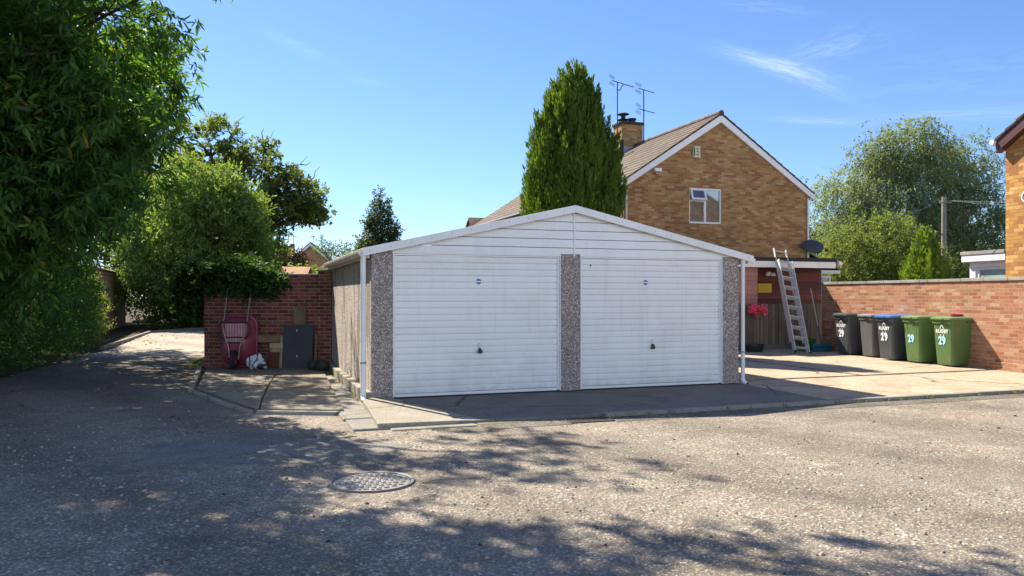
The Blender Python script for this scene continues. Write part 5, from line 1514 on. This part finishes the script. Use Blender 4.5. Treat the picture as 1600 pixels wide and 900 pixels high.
tree('background_tree', 'dark tree in the gap above the lane garage roof', 'tree', (-22, 45, -0.1), lob, L['oak'], M['bark'], 26,
     5200, 8, 0.7, 0.26, 0.5, 0.2, inner=0.45, out=0.85, lw=0.6, jit=0.8)
# oak with bare twigs
lob = [(-19.6, 50, 10.6, 2.6, 2.4, 2.3), (-17.3, 50, 10.0, 2.2, 2.2, 1.7), (-20.6, 50, 8.2, 2.6, 2.6, 2.6), (-15.2, 50, 9.4, 1.7, 1.8, 1.0), (-13.4, 50, 7.6, 1.5, 1.5, 1.05), (-14.4, 49.6, 8.4, 1.8, 1.6, 0.8), (-15.4, 49.8, 6.6, 2.2, 1.8, 0.9), (-13.0, 50, 6.9, 1.0, 1.2, 0.55), (-17.2, 50, 7.6, 2.2, 2.0, 1.6), (-18.0, 50, 5.0, 3.0, 2.2, 2.2)]
tw_ = []
for p in ([(-17.0, 50, 10.5), (-16.4, 50, 11.2), (-16.2, 50, 11.6), (-15.7, 50, 11.8), (-15.5, 50, 12.3)], [(-16.2, 50, 11.6), (-16.3, 50, 12.1), (-16.15, 50, 12.4)], [(-14.9, 50, 9.5), (-14.2, 50, 10.0), (-13.8, 50, 10.05), (-13.3, 50, 10.6)], [(-13.8, 50, 10.05), (-13.4, 50, 10.0), (-13.1, 50, 10.2)],
          [(-13.6, 50, 7.5), (-12.7, 50, 7.75), (-12.3, 50, 7.7), (-11.9, 50, 8.0)], [(-18.4, 50, 11.8), (-17.8, 50, 12.6), (-17.8, 50, 12.9), (-17.4, 50, 13.2)], [(-13.4, 50, 8.7), (-12.9, 50, 9.2), (-12.8, 50, 9.6), (-12.5, 50, 9.9)],
          [(-19.3, 50, 4.6), (-17.5, 49.8, 5.2), (-15.6, 49.8, 5.9), (-13.8, 49.8, 6.6), (-12.4, 49.8, 7.0)]):
    tw_.append((p, [0.045 - 0.035 * i / (len(p) - 1) for i in range(len(p))] if p[0][2] > 5 else [0.22, 0.2, 0.16, 0.11, 0.04]))
tree('oak_tree', 'spreading oak with bare twig ends behind the bright shrub', 'tree', (-19.6, 50, -0.1), lob, L['oak'], M['bark'], 27,
     3600, 10, 0.45, 0.24, 0.6, 0.34, fork=(0.3, 0, 4.2), inner=0.30, out=0.8, up=0.2, lw=0.5, jit=0.9, extra=tw_, clump=250, clump_r=0.30, subl=9)
# ivy hanging over the dark wall
lob = [(-7.0, 16.9, 1.55, 0.45, 0.35, 0.5), (-6.45, 16.40, 1.80, 0.40, 0.30, 0.36), (-6.0, 16.36, 1.88, 0.45, 0.30, 0.34), (-5.5, 16.36, 1.80, 0.45, 0.30, 0.28), (-5.05, 16.34, 1.74, 0.32, 0.26, 0.17), (-6.7, 16.8, 1.85, 0.45, 0.4, 0.36), (-5.7, 16.22, 1.62, 0.9, 0.14, 0.10)]
tree('ivy', 'thick glossy ivy hanging over the top of the dark brick wall', 'ivy', (-5.8, 16.4, 1.5), lob, L['ivy'], M['bark'], 28,
     1700, 8, 0.15, 0.085, 0.85, 0.02, limbs=False, crown_name='foliage', inner=0.5, out=0.8, up=0.2, lw=0.5, jit=0.8, hang=0.2)
tree('bush', 'dark green bush behind the end of the dark brick wall', 'bush', (-6.9, 18.8, -0.1), [(-6.6, 18.4, 0.9, 0.35, 0.8, 1.0), (-6.2, 18.6, 1.6, 0.8, 0.8, 0.6), (-6.7, 19.2, 1.2, 0.6, 0.9, 1.2)], L['ivy'], M['bark'], 29,
     900, 8, 0.3, 0.11, 0.6, 0.04, limbs=False, crown_name='foliage', inner=0.4, out=0.8, up=0.2, lw=0.5, jit=0.8, zmin=0.05)
# dark holly like evergreen and low garden greenery beyond the garage
lob = []
for i in range(12):
    t = i / 11
    r_c = 1.55 * (1 - t) ** 0.8 + 0.16
    lob.append((-6.85 + 0.12 * math.sin(i * 2.1), 40 + 0.1 * math.cos(i), 2.2 + 4.25 * t, r_c, r_c, 0.55))
tree('holly_tree', 'dark conical evergreen rising behind the gutter end of the garage roof', 'tree', (-6.85, 40, -0.1), lob, L['holly'], M['bark_dark'], 30,
     3000, 9, 0.32, 0.13, 0.55, 0.10, limbs=False, inner=0.45, out=0.8, up=0.25, lw=0.5, jit=0.9)
lob = [(-8.5, 43, 3.3, 1.0, 1.1, 0.7), (-7.8, 42, 3.2, 1.0, 1.0, 0.8), (-5.6, 43, 3.7, 0.7, 0.8, 0.6), (-6.0, 42, 3.0, 1.4, 1, 0.8)]
tree('garden_tree', 'loose light green garden tree beside the dark evergreen', 'tree', (-8.4, 42.6, -0.1), lob, L['shrub'], M['bark'], 31,
     520, 8, 0.55, 0.15, 0.5, 0.08, inner=0.2, out=0.9, lw=0.5, jit=0.9, subl=5)
lob = [(-14.5, 60, 2.5, 2.0, 1.5, 0.9), (-12.2, 58, 2.7, 2.0, 1.5, 0.8), (-17.0, 62, 2.6, 1.8, 1.5, 1.0)]
tree('background_tree', 'bright green garden bushes below the distant orange house', 'tree', (-14, 60, -0.1), lob, L['light'], M['bark'], 32,
     900, 8, 0.7, 0.26, 0.6, 0.1, inner=0.4, out=0.85, lw=0.5, jit=0.9)
lob = [(-27.5, 92, 5.6, 2.6, 2, 1.3), (-30, 94, 4.6, 3, 2, 1.6)]
tree('background_tree', 'purple brown leaved tree before the distant orange house', 'tree', (-28.5, 93, -0.1), lob, m_leaf('purple_leaf', [(0.07, 0.04, 0.035), (0.11, 0.06, 0.05), (0.09, 0.06, 0.035)], 0.3), M['bark'], 33,
     900, 8, 0.9, 0.36, 0.6, 0.1, inner=0.4, out=0.85, lw=0.5, jit=0.9)
lob = [(-17.0, 70, 5.9, 0.9, 1.2, 0.5), (-16.0, 70, 5.4, 1.2, 1.2, 0.5), (-15.2, 70, 5.0, 1.0, 1.2, 0.5)]
tree('background_tree', 'thin feathery tree beside the distant orange house', 'tree', (-16.4, 70, -0.1), lob, L['darktree'], M['bark'], 34,
     150, 9, 0.9, 0.26, 0.4, 0.10, inner=0.2, out=0.9, lw=0.6, jit=0.9, subl=6)

# tall cypress made of upright plumes
def cypress(name, label, base, prof, n_pl, n_bl, pl_len, bl, mat, seed, lean=(0, 0)):
    root = thing(name, label, 'tree', base)
    g = np.random.default_rng(seed)
    zs = np.array([p[0] for p in prof]); rs = np.array([p[1] for p in prof])
    zz = zs[0] + (zs[-1] - zs[0]) * g.random(n_pl * 3)
    keep = g.random(n_pl * 3) < (np.interp(zz, zs, rs) / rs.max() * 0.85 + 0.15)
    zz = zz[keep][:n_pl]
    m = len(zz)
    a = g.random(m) * 2 * math.pi
    bulge = 1 + 0.10 * np.sin(a * 5 + zz * 1.7) + 0.07 * np.sin(a * 9 - zz * 2.9 + 1)
    r = np.interp(zz, zs, rs) * bulge * (0.80 + 0.22 * g.random(m))
    org = np.stack([r * np.cos(a) + lean[0] * zz, r * np.sin(a) + lean[1] * zz, zz - pl_len * 0.5], -1)
    tip = unit(np.stack([np.cos(a) * 0.16, np.sin(a) * 0.16, np.ones(m)], -1) + g.normal(size=(m, 3)) * 0.07)
    L_ = pl_len * (0.6 + 0.7 * g.random(m))
    t = g.random((m, n_bl))
    rad = 0.22 * pl_len * (1 - t) ** 0.7 * (0.25 + 0.75 * g.random((m, n_bl)))
    ph = g.random((m, n_bl)) * 6.283
    e1 = unit(np.cross(tip, np.array([0.3, 0.9, 0.1]))); e2_ = np.cross(tip, e1)
    off = e1[:, None] * (np.cos(ph) * rad)[..., None] + e2_[:, None] * (np.sin(ph) * rad)[..., None]
    pos = org[:, None] + tip[:, None] * (L_[:, None] * t)[..., None] + off
    ax = unit(tip[:, None] * 1.5 + unit(off) * 0.40 + g.normal(size=(m, n_bl, 3)) * 0.22)
    nr = unit(unit(off) + g.normal(size=(m, n_bl, 3)) * 0.5)
    n = m * n_bl
    ln = bl * (0.6 + 0.8 * g.random(n))
    leaf_object('crown', pos.reshape(-1, 3), ax.reshape(-1, 3), nr.reshape(-1, 3), ln, ln * 0.27, mat, root, 'diamond')
    mb = MB()
    mb.tube([(0, 0, 0), (lean[0] * zs[-1] * 0.5, 0, zs[-1] * 0.5), (lean[0] * zs[-1] * 0.93, 0, zs[-1] * 0.93)], [0.16, 0.11, 0.02], 10)
    for q in range(60):
        z = zs[0] + (zs[-1] - zs[0]) * 0.9 * (q / 60); aa = q * 2.4; rr = np.interp(z, zs, rs) * 0.8
        mb.tube([(lean[0] * z, 0, z - 0.4), (rr * 0.7 * math.cos(aa) + lean[0] * z, rr * 0.7 * math.sin(aa), z - 0.15), (rr * math.cos(aa) + lean[0] * z, rr * math.sin(aa), z + 0.25)], [0.03, 0.02, 0.006], 5)
    # dense dead inner twigs hide the stem
    mb.build('trunk', M['bark_dark'], root, smooth=True, recalc=False)
    ii = 2600
    zi = zs[0] + (zs[-1] * 0.96 - zs[0]) * g.random(ii); ai = g.random(ii) * 6.283; ri = np.interp(zi, zs, rs) * (0.35 + 0.4 * g.random(ii))
    pi_ = np.stack([ri * np.cos(ai) + lean[0] * zi, ri * np.sin(ai) + lean[1] * zi, zi - 0.2], -1)
    leaf_object('inner_foliage', pi_, np.stack([np.cos(ai) * 0.3, np.sin(ai) * 0.3, np.ones(ii)], -1), np.stack([np.cos(ai), np.sin(ai), 0 * ai], -1), 0.45, 0.24, mat, root, 'diamond')
    return root
cypress('cypress_tree', 'tall dense green cypress rising directly behind the garage ridge', (1.60, 21, 0), [(0.4, 1.22), (3.0, 1.33), (4.2, 1.24), (5.2, 1.08), (6.1, 0.85), (6.8, 0.63), (7.2, 0.40), (7.42, 0.24), (7.56, 0.08)], 2300, 54, 0.52, 0.125, L['cypress'], 41, (0.010, 0))
cypress('cypress_tree', 'small bright conical cypress above the boundary wall', (13.45, 25, 0), [(0.3, 0.85), (1.6, 0.80), (2.2, 0.66), (2.8, 0.40), (3.3, 0.16), (3.55, 0.05)], 520, 40, 0.40, 0.085, L['small_cypress'], 42)

# birch group beyond the boundary wall
lob = [(22.7, 45, 9.9, 1.9, 1.9, 1.9), (20.0, 45, 7.7, 1.9, 2.0, 2.2), (23.6, 45.5, 8.2, 2.6, 2.2, 2.6), (22.0, 45, 6.0, 3.4, 2.4, 3.0), (19.2, 44.5, 5.6, 1.5, 1.6, 2.8)]
tree('birch_tree', 'broad drooping birch tree with pale green crown beyond the boundary wall', 'tree', (22.6, 45.6, -0.1), lob, L['birch'], M['bark_pale'], 51,
     4600, 13, 0.85, 0.155, 0.52, 0.22, fork=(0, 0, 4.0), inner=0.40, out=0.5, up=0.0, droop_dir=0.55, lw=0.75, hang=0.4, jit=0.7, clump=230, clump_r=0.55, subl=8)
lob = [(26.9, 46, 9.0, 1.9, 2.0, 1.9), (27.8, 46, 6.8, 1.9, 2.0, 2.0), (25.4, 46, 6.6, 2.2, 2.0, 2.2), (28.6, 46, 5.0, 1.2, 1.6, 1.6)]
tree('birch_tree', 'thinner birch tree leaning behind the telegraph pole', 'tree', (26.0, 46.5, -0.1), lob, L['birch'], M['bark_pale'], 52,
     2400, 13, 0.85, 0.15, 0.52, 0.2, fork=(0, 0, 4.0), inner=0.30, out=0.5, up=0.0, droop_dir=0.55, lw=0.75, hang=0.4, jit=0.7, clump=125, clump_r=0.52, subl=8)
lob = [(16.6, 36, 3.0, 1.7, 1.6, 2.3), (18.4, 36.4, 2.4, 1.8, 1.6, 2.0), (15.6, 36, 2.0, 1.3, 1.3, 1.6), (17.6, 36, 3.9, 1.4, 1.3, 1.2)]
tree('round_bush', 'rounded light green bush in front of the birch beside the tan house', 'bush', (17, 36.2, -0.1), lob, L['bush'], M['bark'], 53,
     4200, 9, 0.45, 0.135, 0.5, 0.08, inner=0.5, out=0.85, up=0.2, lw=0.6, jit=0.8, clump=300, clump_r=0.35, subl=4)
lob = [(22.6, 50, 4.4, 3.5, 2, 2.6), (27.0, 50, 3.6, 3.6, 2.2, 2.6), (29.6, 49, 3.0, 2.6, 2.2, 2.4), (19.5, 50, 3.6, 2.6, 2, 2.8)]
tree('background_tree', 'dark green trees filling the gap below the birches', 'tree', (25, 50, -0.1), lob, L['darktree'], M['bark_dark'], 54,
     4200, 9, 0.7, 0.22, 0.55, 0.2, inner=0.4, out=0.85, lw=0.6, jit=0.8, clump=240, clump_r=0.55)
lob = [(23.4, 40.5, 1.9, 1.6, 1.2, 1.2), (25.4, 41, 1.7, 1.4, 1.2, 1.1)]
tree('round_bush', 'low yellowish bush beside the white lean to', 'bush', (24.2, 40.8, -0.1), lob, L['bush'], M['bark'], 55,
     900, 9, 0.45, 0.15, 0.5, 0.06, inner=0.4, out=0.85, up=0.2, lw=0.6, jit=0.8)
lob = [(15.2, 44, 3.6, 1.0, 1, 1.2), (14.7, 44, 2.6, 1.3, 1, 1.2)]
tree('background_tree', 'thin twiggy tree between the tan house and the round bush', 'tree', (15.2, 44, -0.1), lob, L['darktree'], M['bark'], 56,
     110, 9, 0.7, 0.17, 0.4, 0.08, inner=0.2, out=0.9, lw=0.6, jit=0.9, subl=7)

# ================================================================== LITTER ON THE GROUND
def scatter(name, n, xs, ys, z, size, mat, seed, label, flat=0.15, dens=None, stone=False):
    g = np.random.default_rng(seed)
    x = xs[0] + (xs[1] - xs[0]) * g.random(n); y = ys[0] + (ys[1] - ys[0]) * g.random(n)
    if dens is not None:
        k = g.random(n) < dens(x, y); x, y = x[k], y[k]; n = len(x)
    pos = np.stack([x, y, np.full(n, z)], -1)
    s_ = size * (0.5 + g.random(n) ** 2 * 1.3)
    a = g.random(n) * 6.283
    if not stone:
        ax = np.stack([np.cos(a), np.sin(a), 0.25 * g.random(n)], -1)
        nr = np.stack([0.3 * g.normal(size=n), 0.3 * g.normal(size=n), np.ones(n)], -1)
        o = leaf_object(name, pos, ax, nr, s_, s_ * 0.5, mat, None, 'diamond', 0.1)
    else:
        base = np.array([(1, 0, 0), (0.5, 0.8, 0), (-0.6, 0.7, 0), (-1, -0.1, 0), (-0.4, -0.8, 0), (0.6, -0.7, 0), (0.5, 0.1, 1), (-0.3, 0.4, 1), (-0.4, -0.3, 1), (0.3, -0.35, 1)], float)
        jit_ = 1 + 0.25 * g.normal(size=(n, 10, 1))
        P = base[None] * jit_ * s_[:, None, None] * np.array([0.5, 0.36, 0.30])
        P[..., 2] = base[None, :, 2] * s_[:, None] * (0.18 + 0.2 * g.random((n, 1)))
        ca, sa = np.cos(a)[:, None], np.sin(a)[:, None]
        X = P[..., 0] * ca - P[..., 1] * sa + x[:, None]; Y = P[..., 0] * sa + P[..., 1] * ca + y[:, None]
        V = np.stack([X, Y, P[..., 2] + z], -1)
        fs = [(0, 1, 6), (1, 7, 6), (1, 2, 7), (2, 3, 8), (2, 8, 7), (3, 4, 8), (4, 9, 8), (4, 5, 9), (5, 0, 6), (5, 6, 9), (6, 7, 8), (6, 8, 9)]
        F = (np.arange(n)[:, None, None] * 10 + np.array(fs)[None]).reshape(-1, 3).astype(np.int32)
        me = bpy.data.meshes.new(name)
        me.vertices.add(n * 10); me.vertices.foreach_set('co', V.reshape(-1).astype(np.float32))
        me.loops.add(F.size); me.loops.foreach_set('vertex_index', F.reshape(-1))
        me.polygons.add(len(F)); me.polygons.foreach_set('loop_start', np.arange(0, F.size, 3, dtype=np.int32))
        me.update(calc_edges=True); me.materials.append(mat)
        o = bpy.data.objects.new(name, me); COL.objects.link(o)
    return tag(o, label, None, None, 'stuff')
def gz_ok(x, y):
    gx = (x - P0[0]) * CU + (y - P0[1]) * SU; gy = -(x - P0[0]) * SU + (y - P0[1]) * CU
    on_slab = ((gx > -0.6) & (gy > -2.3)) | ((y > 10.0) & (x > -5.2 + (y - 12.4) * -0.36) & (x > -5.1 + (12.4 - y) * 0.8))
    mhd = (x + 1.17) ** 2 + (y - 6.42) ** 2 < 0.4 ** 2
    return (~on_slab) & (~mhd)
scatter('loose_chippings', 20000, (-7, 6), (3.0, 10.5), ROADZ - 0.001, 0.024, L['chip'], 61, 'loose pale stone chippings on the yard',
        dens=lambda x, y: gz_ok(x, y) * np.clip(1.15 - 0.19 * np.maximum(0, y - 4) - 0.07 * np.maximum(0, x), 0.05, 1) * (0.35 + 0.65 * (np.sin(x * 1.7 + y) * np.sin(y * 2.1 - x * 0.6) > -0.25)), stone=True)
scatter('dark_pebbles', 160, (-6, 9), (3.6, 10.0), ROADZ, 0.028, M['stone'], 62, 'dark bits of grit and pebbles on the yard', dens=lambda x, y: gz_ok(x, y) * 1.0, stone=True)
scatter('fallen_leaves', 4200, (-15, -3.5), (9, 30), ROADZ + 0.006, 0.07, L['litter'], 63, 'dry fallen leaves along the lane edge',
        dens=lambda x, y: gz_ok(x, y) * np.where(x < -8.2 - (y - 12) * 0.22, 1.0, 0.10))
scatter('patio_leaves', 60, (-5.4, -2.8), (11, 16), 0.012, 0.05, L['litter'], 64, 'dry leaf bits on the patio slabs', dens=lambda x, y: (x > -5.0 + (13 - y) * 0.36) & (x < -2.9 - (y - 12) * 0.33))
scatter('gutter_dirt', 2600, (-2.4, 3), (8.4, 10.4), ROADZ + 0.002, 0.03, L['litter'], 65, 'grit and leaf bits along the apron edge',
        dens=lambda x, y: (np.abs(-(x - P0[0]) * SU + (y - P0[1]) * CU + 2.36) < 0.13) * 1.0)

def tufts(name, pts, label):
    g = np.random.default_rng(71)
    P, A_, N_ = [], [], []
    for x, y, z in pts:
        for _ in range(int(g.integers(6, 16))):
            a = g.random() * 6.283
            P.append((x + g.normal() * 0.03, y + g.normal() * 0.03, z)); A_.append((math.cos(a) * 0.6, math.sin(a) * 0.6, 0.5 + g.random())); N_.append((math.cos(a), math.sin(a), -0.4))
    n = len(P)
    o = leaf_object(name, np.array(P), np.array(A_), np.array(N_), 0.05 * (0.5 + g.random(n)), 0.009, L['light'], None, 'diamond', 0.1)
    return tag(o, label, None, None, 'stuff')
wp = []
g = np.random.default_rng(72)
for _ in range(26):
    wp.append((*W(g.uniform(2.7, 12), -2.262 + g.normal() * 0.006), ROADZ + 0.004))
for _ in range(16):
    wp.append((*W(-0.135 + g.normal() * 0.01, g.uniform(-2.0, 5.2)), -0.035))
for _ in range(20):
    t = g.random(); wp.append((9.93 - 0.05 - 0.217 * t * 4.5, 15.35 + 0.976 * t * 4.5 - 0.02, -0.004))
for _ in range(14):
    wp.append((g.uniform(-6.45, -3.9), 16.19, -0.006))
for _ in range(10):
    t = g.random(); wp.append((-4.86 + 1.45 * t, 16.2 - 5.9 * t, -0.03))
for _ in range(50):
    t = g.random(); wp.append((-7.0 - 0.2 * g.random() - 0.6 * t, 16.9 + 2.5 * t + 0.1 * g.normal(), ROADZ))
tufts('weeds', wp, 'small weeds growing in joints and along the wall foot')

# ================================================================== LIGHT
SUN_AZ = R(-44)         # measured from +Y towards +X
SUN_EL = R(45)
sd_ = Vector((math.sin(SUN_AZ) * math.cos(SUN_EL), math.cos(SUN_AZ) * math.cos(SUN_EL), math.sin(SUN_EL)))
sl_ = bpy.data.lights.new('sun', 'SUN')
sl_.energy = 5.0
sl_.angle = R(0.5)
sl_.color = (1.0, 0.90, 0.74)
so = bpy.data.objects.new('sun', sl_)
COL.objects.link(so)
so.rotation_euler = (-sd_).to_track_quat('-Z', 'Y').to_euler()

k = NT('World', True)
sc.world = k.owner
sky = k.n('ShaderNodeTexSky', {'sky_type': 'NISHITA', 'sun_disc': False, 'sun_elevation': SUN_EL, 'sun_rotation': SUN_AZ, 'altitude': 60.0, 'air_density': 1.0, 'dust_density': 0.15, 'ozone_density': 2.5})
# thin cirrus: stretched noise on the sky directions, kept to a few streaks
tc = k.n('ShaderNodeTexCoord')
def streak(cx, cz, ang, sx, sz, lo, hi, amt, seed):
    # gaussian patch about a direction, with wisps running along its long side
    c = Vector((cx, 1, cz)).normalized()
    ex = Vector((math.cos(ang), 0, math.sin(ang))); ex = (ex - c * ex.dot(c)).normalized(); ez = ex.cross(c) * -1
    a = k.n('ShaderNodeVectorMath', {'operation': 'DOT_PRODUCT'}); k.put(a.inputs[0], tc.outputs['Generated']); a.inputs[1].default_value = ex
    b = k.n('ShaderNodeVectorMath', {'operation': 'DOT_PRODUCT'}); k.put(b.inputs[0], tc.outputs['Generated']); b.inputs[1].default_value = ez
    d = k.n('ShaderNodeVectorMath', {'operation': 'DOT_PRODUCT'}); k.put(d.inputs[0], tc.outputs['Generated']); d.inputs[1].default_value = c
    u = k.math('DIVIDE', a.outputs['Value'], sx); v = k.math('DIVIDE', b.outputs['Value'], sz)
    cmb = k.n('ShaderNodeCombineXYZ', X=k.math('MULTIPLY', u, 1.3), Y=k.math('MULTIPLY', v, 1.6), Z=seed)
    nz = k.n('ShaderNodeTexNoise', Vector=cmb.outputs[0], Scale=1.6, Detail=7.0, Roughness=0.62, Distortion=0.7)
    wob = k.math('MULTIPLY', k.math('SUBTRACT', k.n('ShaderNodeTexNoise', Vector=cmb.outputs[0], Scale=0.9, Detail=2.0).outputs['Fac'], 0.5), 1.6)
    v2 = k.math('ADD', v, wob)
    r2 = k.math('ADD', k.math('POWER', k.math('ABSOLUTE', u), 2.0), k.math('POWER', k.math('ABSOLUTE', v2), 2.0))
    g_ = k.math('POWER', 2.718, k.math('MULTIPLY', r2, -1.0))
    g_ = k.math('MULTIPLY', g_, k.math('GREATER_THAN', d.outputs['Value'], 0.0))
    w_ = k.ramp(nz.outputs['Fac'], [(lo, 0.0), (hi, 1.0)])
    return k.math('MULTIPLY', k.math('MULTIPLY', g_, w_), amt)
tot = None
for args in ((0.345, 0.300, R(-15), 0.060, 0.008, 0.25, 0.65, 0.50, 1.0), (0.375, 0.285, R(-24), 0.05, 0.006, 0.3, 0.7, 0.35, 4.0), (0.42, 0.325, R(16), 0.05, 0.014, 0.38, 0.75, 0.28, 2.0),
             (0.40, 0.228, R(-3), 0.05, 0.004, 0.3, 0.7, 0.28, 7.0), (0.62, 0.238, R(2), 0.09, 0.006, 0.3, 0.7, 0.25, 9.0), (-0.28, 0.325, R(-22), 0.04, 0.006, 0.3, 0.7, 0.16, 12.0), (-0.19, 0.280, R(-12), 0.02, 0.004, 0.3, 0.7, 0.14, 15.0), (0.60, 0.29, R(8), 0.12, 0.03, 0.45, 0.8, 0.14, 18.0), (0.33, 0.375, R(-6), 0.05, 0.006, 0.35, 0.7, 0.18, 21.0)):
    s1 = streak(*args)
    tot = s1 if tot is None else k.math('ADD', tot, s1)
tot = k.math('MULTIPLY', k.math('MINIMUM', tot, 0.75), 0.45)
# unseen bright cloud added behind the viewer to lift the shaded doors
sx_ = k.n('ShaderNodeSeparateXYZ', Vector=tc.outputs['Generated'])
cl = k.ramp(k.n('ShaderNodeTexNoise', Vector=tc.outputs['Generated'], Scale=3.2, Detail=7.0, Roughness=0.6).outputs['Fac'], [(0.44, 0.0), (0.58, 1.0)])
bk = k.ramp(k.math('MULTIPLY', sx_.outputs[1], -1.0), [(0.12, 0.0), (0.40, 1.0)])
hz = k.ramp(sx_.outputs[2], [(0.02, 0.0), (0.10, 1.0), (0.45, 1.0), (0.62, 0.0)])
tot = k.math('MAXIMUM', tot, k.math('MULTIPLY', k.math('MULTIPLY', cl, bk), k.math('MULTIPLY', hz, 0.9)))
skyc = k.mix(tot, k.mix(1.0, sky.outputs[0], (0.53, 0.64, 0.82), 'MULTIPLY'), (8.0, 8.6, 9.4))
bg = k.n('ShaderNodeBackground', Strength=0.10)
k.put(bg.inputs['Color'], skyc)
wo = k.n('ShaderNodeOutputWorld')
k.t.links.new(bg.outputs[0], wo.inputs[0])

# ================================================================== CAMERA
cd = bpy.data.cameras.new('camera')
cam = bpy.data.objects.new('camera', cd)
COL.objects.link(cam)
cam.location = (0, 0, 1.5)
cam.rotation_euler = (R(90), 0, 0)
cd.sensor_width = 36
cd.lens = 27.0
cd.shift_y = 12 / 1600
cd.clip_end = 2000
sc.camera = cam
sc.view_settings.view_transform = 'Standard'
sc.view_settings.look = 'None'
sc.view_settings.gamma = 1.0
sc.view_settings.exposure = 1.18
sc.cycles.use_denoising = True
sc.cycles.max_bounces = 8
sc.cycles.transparent_max_bounces = 12
sc.cycles.sample_clamp_indirect = 6.0
